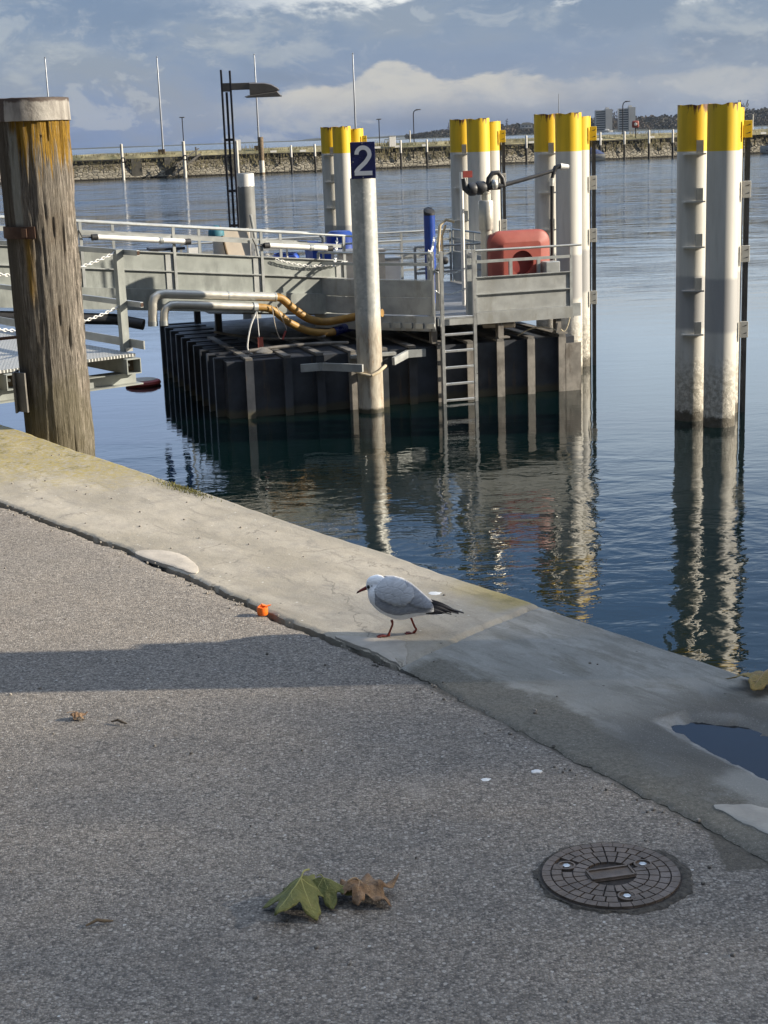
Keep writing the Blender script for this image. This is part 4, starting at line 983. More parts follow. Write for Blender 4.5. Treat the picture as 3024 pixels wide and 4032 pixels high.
# ropes with red tags hanging from the pipes
rt1 = thing('hanging_rope', 'pale rope loop with a red tag hanging from the lower silver pipe', 'rope', RW(-2.0, 1.6, N1))
mb = MB(); mb.tube(curve([RW(-1.95, 1.70, N1 - .09), RW(-2.08, 1.45, N1 - .09), RW(-2.16, 1.10, N1 - .09), RW(-2.08, .98, N1 - .09), RW(-1.95, 1.02, N1 - .09), RW(-1.92, 1.15, N1 - .09)]), .014, 6); mb.tube([RW(-1.95, 1.70, N1 - .1), RW(-1.93, 1.2, N1 - .1)], .008, 6); mb.build('rope', M['white_paint'], rt1)
mb = MB(); mb.box(RW(-1.92, 1.16, N1 - .11), (.10, .02, .19), (RD, RN, UP)); mb.build('tag', M['red_plastic'], rt1, 0)
rt2 = thing('pull_line', 'thin pinkish line with a dull red tag hanging from the upper hose', 'cord', RW(-1.5, 1.6, N0))
mb = MB(); mb.tube(curve([RW(-1.66, 1.80, N1 - .1), RW(-1.62, 1.45, N1 - .1), RW(-1.55, 1.22, N1 - .1), RW(-1.48, 1.18, N1 - .1)]), .008, 6); mb.tube(curve([RW(-1.58, 1.78, N1 - .1), RW(-1.46, 1.5, N1 - .1), RW(-1.40, 1.34, N1 - .1)]), .008, 6); mb.build('cord', M['mortar'], rt2)
mb = MB(); mb.bar(RW(-1.49, 1.17, N1 - .1), RW(-1.42, 1.32, N1 - .1), .05, .03, up=(1, 0, .2)); mb.build('tag', M['red_dark'], rt2, 0)

# ------------------------------------------------------------------ gangway behind the wooden pile
GA = Vector((-.8, -.6, 0)); GB = Vector((-.6, .8, 0)); GC = Vector((-2.50, 15.98, 0))
def GW(a, b_, z): return GC + GA * a + GB * b_ + UP * z
gx = (GA, GB, UP)
gw = thing('gangway', 'galvanised gangway end with grating floor, open railing and square tube beams', 'gangway', GC)
def gbox(mb, a0, a1, b0, b1, z0, z1): return mb.box(GW((a0 + a1) / 2, (b0 + b1) / 2, (z0 + z1) / 2), (a1 - a0, b1 - b0, z1 - z0), gx)
def mk_grating():
    m, g, b = new_mat('steel_grating'); P = g.pos(); x, y, z = g.sep(P)
    a = g.add(g.mul(x, GA.x), g.mul(y, GA.y)); b_ = g.add(g.mul(x, GB.x), g.mul(y, GB.y))
    l1 = g.ss(g.m('ABSOLUTE', g.sub(g.m('FRACT', g.mul(a, 28.)), .5)), .30, .38)
    l2 = g.ss(g.m('ABSOLUTE', g.sub(g.m('FRACT', g.mul(b_, 14.)), .5)), .36, .44)
    f = g.m('MAXIMUM', l1, l2)
    g.put(b, 'Base Color', g.mix(f, (.12, .125, .12), (.60, .60, .57))); g.put(b, 'Roughness', .5); g.put(b, 'Metallic', .2)
    g.put(b, 'Normal', g.bump(f, .01)); return m
M['grating'] = mk_grating()
GZ = 2.45
mb = MB(); gbox(mb, .02, 1.95, .02, 6.0, GZ - .03, GZ); mb.build('grating', M['grating'], gw, 0)
for a_ in (.0, 1.33):
    mb = MB(); z0, z1 = GZ - .20, GZ - .035; hw = .082
    # hollow square tube, open at the near end
    for dz, da, sa, sz in ((-.077, .082, .164, .01), (.072, .082, .164, .01), (0, .005, .01, .14), (0, .159, .01, .14)):
        mb.box(GW(a_ + da, 2.9, (z0 + z1) / 2 + dz), (sa, 5.9, sz), gx)
    mb.build('square_beam', M['galv_panel'], gw, 0)
    mb = MB(); gbox(mb, a_ + .012, a_ + .152, .10, .115, z0 + .015, z1 - .015); cap = mb.build('beam_plug', M['brown_wood'], gw, 0)
    mb = MB(); mb.lathe(GW(a_ + .08, .095, (z0 + z1) / 2), [(.016, -.01), (.016, .02)], 8, axis=(GA, UP, -GB)); mb.build('bolt', M['white_paint'], cap)
mb = MB(); gbox(mb, -.05, 3.6, .10, .28, GZ - .215, GZ - .205); gbox(mb, -.05, 3.6, .18, .20, GZ - .325, GZ - .215); gbox(mb, -.08, 3.6, .08, .30, GZ - .34, GZ - .325); mb.build('cross_beam', M['galv_panel'], gw, 0)
mb = MB(); gbox(mb, -.06, -.045, -.05, 6.0, GZ + .04, GZ + .13); gbox(mb, -.06, .02, .22, .34, GZ + .0, GZ + .04); mb.build('toe_board', M['galv'], gw, 0)
for b_ in (.28, 2.2, 4.2):
    mb = MB(); gbox(mb, -.04, .04, b_ - .04, b_ + .04, GZ, GZ + 1.06); mb.build('rail_post', M['galv_panel'], gw, 0)
for z in (1.03, .50):
    mb = MB(); gbox(mb, -.075, -.043, -.05, 6.0, GZ + z - .025, GZ + z + .03); mb.build('rail', M['galv'], gw, 0)
    mb = MB(); gbox(mb, -.074, -.046, -.053, -.0505, GZ + z - .018, GZ + z + .022); mb.build('rail_end', M['rust'], gw, 0)
for z, sg_ in ((1.03, .16), (.47, .15)):
    chain_mesh(catenary(GW(.04, .28, GZ + z), GW(1.75, .28, GZ + z), sg_), .0055, .036).build('chain', M['white_paint'], gw)
mb = MB(); gbox(mb, 1.73, 1.81, .24, .32, GZ, GZ + 1.06); mb.build('rail_post', M['galv_panel'], gw, 0)
for b_ in (3.5,):
    mb = MB(); gbox(mb, .8, .95, b_, b_ + .15, -2, GZ - .21); mb.build('support_leg', M['galv_dull'], gw, 0)

# red buoy
rb = thing('buoy', 'flat dark red buoy floating at the rear left corner of the hull', 'buoy', (-4.62, 29.9, 0))
mb = MB(); mb.lathe((-4.62, 29.9, 0), [(.28, -.1), (.33, .0), (.35, .04), (.33, .085), (.29, .10), (.10, .105)], 28); mb.build('float', M['red_dark'], rb)
mb = MB(); mb.lathe((-4.62, 29.9, 0), [(.26, .106), (.25, .115), (.1, .12)], 24); mb.build('top_pad', M['grey_mortar'], rb)

# ------------------------------------------------------------------ big wooden pile
def wood_pile(loc, rtop, rbot, ztop, label, detail=True):
    t = thing('wooden_pile', label, 'mooring pile', loc, None)
    c = Vector(loc); mb = MB(); seg = 150 if detail else 40; nz = 300 if detail else 40; rings = []
    for i in range(nz + 1):
        z = -2.5 + (ztop + 2.5 - .01) * i / nz if not detail else (-2.5 + 4.5 * (i / 30) if i <= 30 else 2.0 + (ztop - 2.01) * (i - 30) / (nz - 30))
        r0 = rbot + (rtop - rbot) * max(0, z) / ztop; ring = []
        for k in range(seg):
            a = 2 * math.pi * k / seg; r = r0
            q = Vector((math.cos(a) * 3.6, math.sin(a) * 3.6, z * .55))
            r += .006 * mn.noise(q) + .006 * mn.noise(q * 3.1)
            q2 = Vector((math.cos(a) * 7.5, math.sin(a) * 7.5, z * .42))
            crack = mn.noise(q2 + Vector((5, 0, 0)))
            r -= .022 * max(0, 1 - abs(crack) / .055) * max(0, min(1, .6 + mn.noise(Vector((math.cos(a) * 2, math.sin(a) * 2, z * .7 + 7)))))
            r += .004 * mn.noise(Vector((math.cos(a) * 26, math.sin(a) * 26, z * 5)))
            # torn splinters on the sunny side
            if -.45 < a < .35: r += .012 * mn.noise(Vector((a * 14, z * 4, 1))) + .006 * mn.noise(Vector((a * 40, z * 11, 1)))
            ring.append(c + Vector((math.cos(a) * r, math.sin(a) * r, z)))
        rings.append(ring)
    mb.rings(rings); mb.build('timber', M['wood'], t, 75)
    mb = MB(); rings = []
    for r, z in ((rtop + .008, ztop - .118), (rtop + .014, ztop - .116), (rtop + .010, ztop + .012), (rtop - .004, ztop + .015), (rtop - .03, ztop + .006)):
        rings.append([c + Vector((math.cos(2 * math.pi * k / 64) * (r + .002 * mn.noise(Vector((k * .3, z, 0)))), math.sin(2 * math.pi * k / 64) * (r + .002 * mn.noise(Vector((k * .3, z, 0)))), z + .004 * mn.noise(Vector((k * .5, 3, 0))))) for k in range(64)])
    mb.rings(rings, False, True); mb.build('iron_collar', M['collar'], t)
    return t
WPX, WPY = -2.0, 9.42
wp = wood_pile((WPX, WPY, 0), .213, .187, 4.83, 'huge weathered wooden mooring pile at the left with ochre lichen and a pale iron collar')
mb = MB()
a0, a1 = R(190), R(272)
mb.rings([[Vector((WPX + math.cos(a0 + (a1 - a0) * k / 20) * r, WPY + math.sin(a0 + (a1 - a0) * k / 20) * r, z)) for r, z in ((.200, 4.04), (.224, 4.04), (.224, 4.11), (.200, 4.11))] for k in range(21)])
mb.box((WPX - .055, WPY - .222, 4.075), (.03, .03, .05)); mb.build('strap', M['rust'], wp)
mb = MB(); mb.box((WPX - .205, WPY - .13, 3.125), (.015, .13, .25), None, .003); mb.box((WPX - .165, WPY - .180, 3.125), (.085, .012, .24), (Vector((.8, -.6, 0)), Vector((.6, .8, 0)), UP)); mb.build('bracket_plate', M['hull_bar'], wp, 0)
mb = MB(); mb.tube([(WPX - .30, WPY - .06, 3.44), (WPX - .17, WPY - .06, 3.448)], .010, 8); mb.build('spike', M['rust'], wp)

# ------------------------------------------------------------------ off-frame things on the sun side (they cast the shade on the quay)
w2 = wood_pile((2.05, 4.636, 0), .20, .20, 4.75, 'wooden mooring pile just outside the picture to the right of the quay', False)
mb = MB(); mb.box((2.05, 4.825, 3.97), (.2, .14, .24)); mb.build('iron_bracket', M['brown_wood'], w2, 0)
mb = MB(); mb.box((36, -16, .4), (22, 50, 4.9)); struct(mb.build('shade_tree_base', M['quay_wall'], smooth=0))  # unseen quay block added to carry the shade-casting tree
bt_ = thing('shade_tree', 'unseen bare tree added far to the right to shade the quay', 'tree', (30, .4, 2.85))  # unseen tree added as a shade caster
mb = MB(); mb.tube([(30, .4, 2.8), (30.05, .4, 5), (29.95, .45, 8), (30, .4, 11.5)], [.38, .32, .27, .16], 14)
rt_ = random.Random(3)
for k in range(34):
    a = rt_.uniform(0, 6.28); z0 = rt_.uniform(6.5, 11.4); tip = Vector((30, .4, 13.0)) + Vector((math.cos(a), math.sin(a), rt_.uniform(-.5, 1.1))).normalized() * rt_.uniform(3, 4.4)
    b0 = Vector((30, .4, z0)); md = b0.lerp(tip, .5) + UP * .4; mb.tube([b0, md, tip], [.11, .07, .02], 6)
mb.build('trunk', M['brown_wood'], bt_)
mb = MB()
def crown_edge(y): return 15.40 + .42 * (4.7 - y)  # top outline of the twigs, cut to shape the shade edge on the quay
while len(mb.f) < 34000:
    p = Vector((rt_.uniform(29.1, 30.9), rt_.uniform(-5.5, 4.8), rt_.uniform(9.8, 20.3)))
    d1 = Vector((rt_.gauss(0, 1), rt_.gauss(0, 1), rt_.gauss(.2, 1))).normalized(); w_ = d1.cross(Vector((rt_.gauss(0, 1), rt_.gauss(0, 1), rt_.gauss(0, 1)))).normalized() * .016
    L1 = rt_.uniform(.3, .6); e_ = p + d1 * L1
    jy = rt_.gauss(0, .07); jz = abs(rt_.gauss(0, .15 + .12 * max(0, 4.4 - p.y)))
    if max(p.y, e_.y) > 4.72 + jy or p.z > crown_edge(p.y) - jz or e_.z > crown_edge(e_.y) - jz + .1: continue
    mb.raw([p - w_, p + w_, e_ + w_ * .4, e_ - w_ * .4], [(0, 1, 2, 3)])
mb.build('crown', M['brown_wood'], bt_, 0)

# ------------------------------------------------------------------ breakwater
def BY(x, off=0): return 230.5 + .21 * x + off
BD = Vector((1, .21, 0)).normalized(); BNn = Vector((-.21, 1, 0)).normalized()
def BP(x, off, z): p = Vector((x, BY(x), 0)) + BNn * off; p.z = z; return p
xs = [-140 + i * 2.5 for i in range(int(300 / 2.5) + 1)]
def wallh(x): return 2.75 + .15 * mn.noise(Vector((x * .07, 0, 0)))
vs = []; fs = []
for x in xs:
    for off, z in ((0, -1), (.12, .2), (.35, 1.3), (.55, wallh(x)), (1.2, wallh(x) + .02)):
        j = .16 * mn.noise(Vector((x * .6, z * .8, 3))); vs.append(BP(x, off + j, z))
for i in range(len(xs) - 1):
    for j in range(4): a = i * 5 + j; fs.append((a, a + 5, a + 6, a + 1))
bw = thing('breakwater_wall', 'long rough stone breakwater wall across the harbour', 'wall', (0, 230.5, 0))
mb = MB(); mb.raw(vs, fs); mb.build('stone_facing', M['stone'], bw)
mb = MB()
for i in range(len(xs) - 1): mb.bar(BP(xs[i], .35, wallh(xs[i]) + .03), BP(xs[i + 1], .35, wallh(xs[i + 1]) + .03), .3, .16)
mb.build('rail_beam', M['pole_dark'], bw, 0)
mb = MB(); x = -16.
while x < 75:
    mb.box(BP(x + random.uniform(-.3, .3), .2, 1.95), (.18, .18, 1.6 + random.uniform(-.3, .3))); x += random.uniform(2.2, 3.6)
mb.build('fender_timber', M['pole_dark'], bw, 0)
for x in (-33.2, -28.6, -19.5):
    mb = MB(); mb.box(BP(x, .28, 1.5), (1.5, .25, 2.6), (BD, BNn, UP)); mb.build('wall_shadow_patch', M['shadow_patch'], bw, 0)  # dark boxes on the wall face standing in for square shadows
mb = MB()
for x in (-14, -6.4, -3.3, 1.0, 4.0, 8.0, 24, 34.5, 42.6, 60.5, -9.8):
    mb.box(BP(x, .1, wallh(x) + .32), (.9, .12, .28), (BD, BNn, UP))
mb.build('berth_plate', M['white_paint'], bw, 0)
# grass bank on top, twiggy scrub on the wall
vs = []; fs = []
for x in xs:
    for off, z in ((1.15, wallh(x) - .1), (2.5, 3.25), (5, 3.6), (11, 3.55), (16, 3.1), (20, -1)):
        vs.append(BP(x, off, z + (.14 * mn.noise(Vector((x * .25, off, 0))) if z > 0 else 0)))
for i in range(len(xs) - 1):
    for j in range(5): a = i * 6 + j; fs.append((a, a + 6, a + 7, a + 1))
mb = MB(); mb.raw(vs, fs); struct(mb.build('grass_bank', M['bank']))
mb = MB()
for k in range(5200):
    x = random.uniform(-75, 95); off = random.choice((random.uniform(-.1, .5), random.uniform(1, 9)))
    z0 = random.uniform(1.1, 2.6) if off < .6 else 3.2; h = random.uniform(.25, .8) * (1.4 if mn.noise(Vector((x * .15, 0, 5))) > .15 else .7)
    p = BP(x, off - .2, z0); w = random.uniform(.03, .09)
    l = random.uniform(-.2, .2)
    mb.raw([p + BD * -w, p + BD * w, p + BD * l + UP * h], [(0, 1, 2)])
stuff(mb.build('dry_scrub', M['bank'], smooth=0), 'dry scrub and grass tufts along the breakwater', 'scrub')
# stairs on the breakwater
st = thing('mooring_stairs', 'small timber landing stairs on the breakwater wall', 'stairs', BP(-26, -1, 0))
def bpt(x, off, z): return BP(x, off, z)
for off in (-.4, -1.5):
    mb = MB(); mb.bar(bpt(-28.4, off, .3), bpt(-24.4, off, 3.1), .12, .25); mb.build('stringer', M['hull_rib'], st, 0)
    mb = MB(); mb.bar(bpt(-27.9, off, 1.6), bpt(-24.6, off, 3.9), .08, .12)
    for x, z in ((-27.6, .6), (-26.3, 1.7), (-25.0, 2.8)): mb.bar(bpt(x, off, z - .6), bpt(x, off, z + 1.3), .08, .1, up=(1, 0, 0))
    mb.build('stair_rail', M['hull_rib'], st, 0)
for k in range(8):
    f = k / 7; mb = MB(); mb.box(bpt(-28.2 + 3.6 * f, -.95, .45 + 2.5 * f), (.5, 1.1, .07), (BD, BNn, UP)); mb.build('step', M['hull_rib'], st, 0)
mb = MB(); mb.box(bpt(-27.3, -.9, .35), (2.6, 1.2, .12), (BD, BNn, UP)); mb.build('landing', M['hull_rib'], st, 0)
# mooring piles in front of the wall
def mooring_pile(x, top, r, label, dark_to=2.2, pale=True, ring=False, light=None):
    p = BP(x, -3.5, 0); t = thing('mooring_pile', label, 'mooring pile', p, 'mooring piles before the breakwater')
    mb = MB(); mb.lathe(p, [(r, -1.5), (r * 1.02, dark_to)], 12); mb.build('pile_foot', M['pole_white'] if light else M['pole_dark'], t)
    mb = MB(); mb.lathe(p, [(r * .97, dark_to), (r * .95, top - .06), (r * .7, top)], 12); mb.build('pile_top', M['pole_white'] if pale else M['pole_dark'], t)
    if ring:
        mb = MB(); c_ = p + Vector((.16, -r - .12, 2.7)); mb.tube([c_ + Vector((math.cos(a) * .30, 0, math.sin(a) * .30)) for a in [2 * math.pi * i / 14 for i in range(14)]], .09, 8, closed=True); mb.build('tyre', M['black'], t)
    return t
mooring_pile(-35.3, 4.9, .21, 'pale mooring pile with a hanging tyre, leftmost before the breakwater', light=True, ring=True)
mooring_pile(-26.9, 4.95, .24, 'pale mooring pile with a hanging tyre beside the landing stairs', light=True, ring=True)
mooring_pile(-21.2, 4.6, .15, 'thin dark mooring pile right of the landing stairs', pale=False)
mooring_pile(-19.6, 4.75, .21, 'light grey mooring pile just left of the black lamp post', light=True)
mooring_pile(-12.05, 3.85, .17, 'white topped mooring pile nearest right of the thick brown timber pile')
mooring_pile(-8.7, 3.9, .17, 'white topped mooring pile just left of the smallest yellow pile cluster')
mooring_pile(3.6, 4.0, .16, 'white topped mooring pile nearest right of the numbered sign')
mooring_pile(7.4, 3.95, .16, 'white topped mooring pile midway between the numbered sign and the yellow piles')
mooring_pile(11.1, 4.0, .16, 'white topped mooring pile just left of the yellow cluster behind the crane')
mooring_pile(22.1, 4.0, .17, 'white topped mooring pile alone between the two middle yellow clusters')
mooring_pile(33.3, 4.1, .17, 'white topped mooring pile touching the right side of the corner yellow cluster')
mooring_pile(37.0, 4.1, .17, 'white topped mooring pile left of the breakwater lifebuoy box')
mooring_pile(40.8, 4.15, .17, 'white topped mooring pile directly under the breakwater lifebuoy box')
mooring_pile(44.5, 4.1, .17, 'white topped mooring pile right of the breakwater lifebuoy box')
mooring_pile(60.4, 4.5, .17, 'white topped mooring pile at the right edge in front of the blue boat')
tp = thing('timber_pile', 'thick dark brown timber pile with a pale foot before the breakwater', 'mooring pile', BP(-16.2, -3.2, 0), 'mooring piles before the breakwater')
p = BP(-16.2, -3.2, 0)
mb = MB(); mb.lathe(p, [(.36, -1.5), (.37, 1.6), (.41, 5.1), (.38, 5.15)], 16); mb.build('timber', M['brown_wood'], tp)
mb = MB(); mb.lathe(p, [(.375, .25), (.382, 1.9)], 16, False, False); mb.build('pale_foot', M['pole_white'], tp)
sb = tag(MB().box(BP(-18.9, .4, 4.15), (.75, .3, 1.5), (BD, BNn, UP)).build('white_board', M['white_paint'], None, 0), 'white board standing on the breakwater behind a light grey pile', 'board')
# flagpoles, lamps, cabinet, life ring on the breakwater
for x, top, lab in ((-44.4, 16.8, 'tall pale flagpole above the wooden pile, leftmost on the breakwater'), (-29.2, 16.5, 'tall pale flagpole left of the landing stairs'), (-15.6, 16.5, 'tall pale flagpole behind the grey lamp head'), (-1.5, 16.3, 'tall pale flagpole rising behind the numbered sign')):
    t = thing('flagpole', lab, 'flagpole', BP(x, 3, 3.2), 'flagpoles on the breakwater'); p = BP(x, 3, 0)
    mb = MB(); mb.lathe(p, [(.15, 3.2), (.13, 8), (.085, top), (.03, top + .1)], 10); mb.build('mast', M['grey_mast'], t)
    mb = MB(); mb.lathe(p, [(.02, top + .08), (.12, top + .16), (.12, top + .24), (.02, top + .3)], 8); mb.build('finial', M['grey_mast'], t)
    mb = MB(); mb.box(p + Vector((-.2, -.3, 3.6)), (1.0, .5, .7)); mb.build('pole_base', M['brown_wood'], t, 0)
def bw_lamp(x, top, kind, lab):
    p = BP(x, 6, 0); t = thing('breakwater_lamp', lab, 'street lamp', p + UP * 3.4, 'lamps on the breakwater')
    mb = MB()
    if kind == 'arm': mb.tube([p + UP * 3.4, p + UP * (top - .6), p + Vector((.08, 0, top - .25)), p + Vector((.3, 0, top - .05)), p + Vector((.7, 0, top))], .075, 8)
    else: mb.tube([p + UP * 3.4, p + UP * top], .07, 8)
    mb.build('post', M['lamp_post'], t)
    mb = MB(); mb.box(p + Vector((.75 if kind == 'arm' else 0, 0, top + .03)), (.75, .35, .14), None, .03); mb.build('lamp_head', M['lamp'], t, 30)
bw_lamp(-26.0, 8.3, 'straight', 'thin lamp post left of the landing stairs on the breakwater')
bw_lamp(2.6, 7.1, 'straight', 'short T shaped lamp post beside the white cabinet')
bw_lamp(7.8, 8.3, 'arm', 'curved arm lamp post in front of the wooded point')
bw_lamp(40.3, 8.5, 'arm', 'curved arm lamp post standing over the small red lifebuoy box')
tag(MB().lathe(BP(30.5, 7, 0), [(.09, 3.3), (.06, 9.2), (.05, 9.3), (.05, 10)], 8).build('signal_mast', M['grey_mast'], None), 'thin signal mast above the corner yellow pile cluster', 'mast')
tag(MB().lathe(BP(7.2, 6, 0), [(.11, 1.5), (.10, 5.3), (.03, 5.35)], 8).build('white_stake', M['pole_white'], None), 'short white stake beside the curved arm lamp in the middle of the breakwater', 'stake')
tag(MB().lathe(BP(61.5, 6, 0), [(.11, 1.5), (.10, 5.9), (.03, 5.95)], 8).build('white_stake', M['pole_white'], None), 'short white stake above the blue boat at the right edge', 'stake')
cb = thing('cabinet', 'white electric cabinet on the breakwater right of the numbered sign', 'cabinet', BP(3.5, 1.5, 3))
mb = MB(); mb.box(BP(3.5, 1.5, 3.85), (.95, .5, 1.5), (BD, BNn, UP), .02); mb.build('body', M['white_paint'], cb, 30)
mb = MB(); mb.box(BP(3.5, 1.5, 4.65), (1.05, .6, .06), (BD, BNn, UP)); mb.build('roof', M['galv'], cb, 30)
lr = thing('lifebuoy_box', 'small red lifebuoy box with a white ring centre on a breakwater post', 'lifebuoy box', BP(40.5, 1.2, 3))
mb = MB(); c_ = BP(40.5, 1.2, 5.05)
mb.rings([[c_ + Vector((p_[0], v, p_[1])) for p_ in rrect(w_, w_, .2, 5)] for w_, v in ((.95, .25), (1.05, .1), (1.05, 0), (.85, -.1))]); mb.build('box_shell', M['red_plastic'], lr)
mb = MB(); mb.lathe(c_ + Vector((0, -.11, 0)), [(.23, 0), (.2, .03)], 16, axis=(Vector((1, 0, 0)), UP, Vector((0, -1, 0)))); mb.build('ring_centre', M['white_paint'], lr)
mb = MB(); mb.box(BP(40.5, 1.25, 3.8), (.12, .12, 1.6)); mb.build('post', M['lamp_post'], lr, 0)
# boats by the breakwater
def boat(x, off, L, lab, cover=True):
    p = BP(x, off, 0); t = thing('motorboat', lab, 'boat', p)
    mb = MB(); rings = []
    for s, w, z0, z1 in ((-1, .75, -.2, .95), (-.5, 1.0, -.3, .95), (.2, 1.0, -.3, 1.0), (.7, .65, -.2, 1.15), (1, .06, .2, 1.3)):
        rings.append([p + Vector((-s * L / 2, y * w, z)) for y, z in ((-1, z1), (-.85, .2), (-.3, z0), (.3, z0), (.85, .2), (1, z1))])
    mb.rings(rings); mb.build('hull', M['boat_white'], t, 50)
    mb = MB(); rings = []
    for s, w, h in ((-.98, .7, .02), (-.7, .95, .5), (.0, .95, 1.15), (.3, .9, .9), (.55, .7, .25), (.85, .35, .15)):
        rings.append([p + Vector((-s * L / 2, y * w, 1.0 + z * h)) for y, z in ((-1, 0), (-.8, .7), (0, 1), (.8, .7), (1, 0))])
    mb.rings(rings); mb.build('cover', M['boat_blue'], t, 50)
    mb = MB(); mb.box(p + Vector((0, -1.02, .55)), (L * .8, .03, .08)); mb.build('stripe', M['boat_blue'], t, 0)
boat(60.6, -6, 6.5, 'white motorboat under a navy cover moored at the right edge')
boat(31.0, -4.5, 5.0, 'navy covered boat mostly hidden behind the corner yellow pile cluster')

# ------------------------------------------------------------------ far shore
def ridge(x):
    pts = [(20, .5), (55, 2), (103, 11), (187, 17), (230, 18), (309, 23), (418, 25), (552, 33), (900, 45), (1600, 60)]
    for (a, ha), (b_, hb) in zip(pts, pts[1:]):
        if a <= x <= b_: return ha + (hb - ha) * (x - a) / (b_ - a)
    return .5
vs = []; fs = []; xs = [20 + i * 20 for i in range(80)]
for x in xs:
    h = ridge(x) * .34
    for dy_, f in ((-12, 0), (-5, .03), (10, .06), (90, .5), (200, 1.), (420, .9), (700, 0)):
        vs.append((x * (2200 + dy_) / 2200, 2200 + dy_, h * f + (.6 if dy_ > -10 else -1)))
for i in range(len(xs) - 1):
    for j in range(6): a = i * 7 + j; fs.append((a, a + 7, a + 8, a + 1))
mb = MB(); mb.raw(vs, fs); struct(mb.build('far_hill', M['hill']))
mb = MB(); rings = []
pk = [(2150 + i * 120, 150 + 130 * math.exp(-((i - 14) / 9) ** 2) + 25 * mn.noise(Vector((i * .5, 0, 0)))) for i in range(30)]
vs = []; fs = []
for x, h in pk:
    vs += [(x * .46, 4600, -1), (x * .46, 4750, h * .24), (x * .46, 5150, -1)]
for i in range(len(pk) - 1):
    for j in range(2): a = i * 3 + j; fs.append((a, a + 3, a + 4, a + 1))
mb = MB(); mb.raw(vs, fs); struct(mb.build('distant_hills', M['hill']))
# low far shore on the left horizon
mb = MB(); vs = []; fs = []
for i in range(60):
    x = -5200 + i * 120; h = 10 + 7 * mn.noise(Vector((i * .31, 2, 0))) + (9 if i > 38 else 0)
    vs += [(x * .355, 4970, -1), (x * .355, 4980, h * .36), (x * .355, 5150, -1)]
for i in range(59):
    for j in range(2): a = i * 3 + j; fs.append((a, a + 3, a + 4, a + 1))
mb.raw(vs, fs); struct(mb.build('far_shore', M['hill']))
ICO = None
def blob(mb, c, rx, rz, seed, cone=False):
    # ragged crown built of many small facets
    n = 46 if not cone else 34
    for k in range(n):
        if cone:
            h = random.random(); rr = rx * (1 - h) * random.uniform(.5, 1.05); a = random.uniform(0, 6.28); p = c + Vector((math.cos(a) * rr, math.sin(a) * rr, (h - .5) * 2 * rz))
        else:
            q = Vector((random.gauss(0, 1), random.gauss(0, 1), random.gauss(0, 1))).normalized() * random.uniform(.6, 1.05); p = c + Vector((q.x * rx, q.y * rx, q.z * rz))
        s = rx * random.uniform(.16, .34) * (.7 if cone else 1)
        d1 = Vector((random.gauss(0, 1), random.gauss(0, .4), random.gauss(0, 1))).normalized() * s; d2 = d1.cross(Vector((random.gauss(0, .5), 1, random.gauss(0, .5)))).normalized() * s
        mb.raw([p - d1, p + d2 * .8, p + d1, p - d2 * .8], [(0, 1, 2, 3)])
mb = MB()
for k in range(2300):
    x = 50 + 720 * random.random() ** 1.15; dy_ = random.uniform(2, 210)
    h = ridge(x); X = x * (2200 + dy_) / 2200; ground = .34 * h * min(1, max(0, (dy_ - 10) / 190)) + .6
    if dy_ < 40 and (303 < x < 345 or 336 < x < 372): continue
    r = random.uniform(2.8, 5.8) * (.50 + min(1.5, h / 25) * .75); cone = mn.noise(Vector((x * .02, 1, 0))) > .12 and random.random() < .5
    rz = r * (1.0 if not cone else 1.9)
    blob(mb, Vector((X, 2200 + dy_, ground + rz * .95)), r * (1 if not cone else .75), rz, k, cone)
stuff(mb.build('far_wood', M['foliage'], smooth=0), 'dark bare wood covering the far shore', 'wood')
def tower(x0, x1, y, h, lab):
    t = thing('apartment_tower', lab, 'tower block', ((x0 + x1) / 2, y, 0), 'tower blocks on the far shore')
    w = x1 - x0
    mb = MB(); mb.box((x0 + w * .30, y + 8, h * .47), (w * .58, 12, h * .94)); mb.build('balcony_block', M['render'], t, 0)
    mb = MB(); mb.box((x0 + w * .79, y + 7, h * .49), (w * .40, 15, h * .98)); mb.build('stair_block', M['render'], t, 0)
    mb = MB(); mb.box((x0 + w * .72, y + 8, h * 1.0), (w * .2, 6, h * .10)); mb.build('roof_house', M['render'], t, 0)
    for k in range(9):
        z = h * (.08 + .095 * k); mb = MB(); mb.box((x0 + w * .30, y + 1.96, z + h * .03), (w * .54, .2, h * .052)); mb.build('window_band', M['window'], t, 0)
tower(313, 336, 2195, 31.5, 'grey tower block on the far shore, left of the pair')
tower(345, 368, 2195, 33.0, 'grey tower block on the far shore, right of the pair behind the lamp arm')
def house(x, y, z, w, h, lab):
    t = thing('far_house', lab, 'house', (x, y, z))
    mb = MB(); mb.box((x, y, z + h / 2), (w, 8, h)); mb.build('wall', M['render'], t, 0)
    mb = MB(); mb.prism([(-w / 2 - .5, 0), (w / 2 + .5, 0), (w * .3, h * .55), (-w * .3, h * .55)], (x, y + 4.5, z + h), Vector((1, 0, 0)), UP, Vector((0, -1, 0)), 9); mb.build('roof', M['grey_mortar'], t, 0)
    for k in range(3):
        mb = MB(); mb.box((x - w * .3 + w * .3 * k, y - 4.02, z + h * .55), (w * .14, .1, h * .3)); mb.build('window', M['window'], t, 0)
house(216, 2190, 9, 16, 5, 'pale house with a wide roof among the trees behind the middle yellow clusters')
house(432, 2185, 1, 10, 7, 'small pale house at the foot of the wood right of the towers')
house(455, 2184, 1, 22, 3.5, 'long low pale boathouse by the far shore')
yt = thing('yacht', 'small white yacht lying off the far shore before the tower blocks', 'boat', (318, 2120, 0))
mb = MB(); rings = []
for s, w in ((-1, .7), (-.3, 1.), (.4, .9), (1, .1)): rings.append([Vector((318 + s * 7, 2120 + y * w * 2, z)) for y, z in ((-1, 2.2), (-.7, -.3), (.7, -.3), (1, 2.2))])
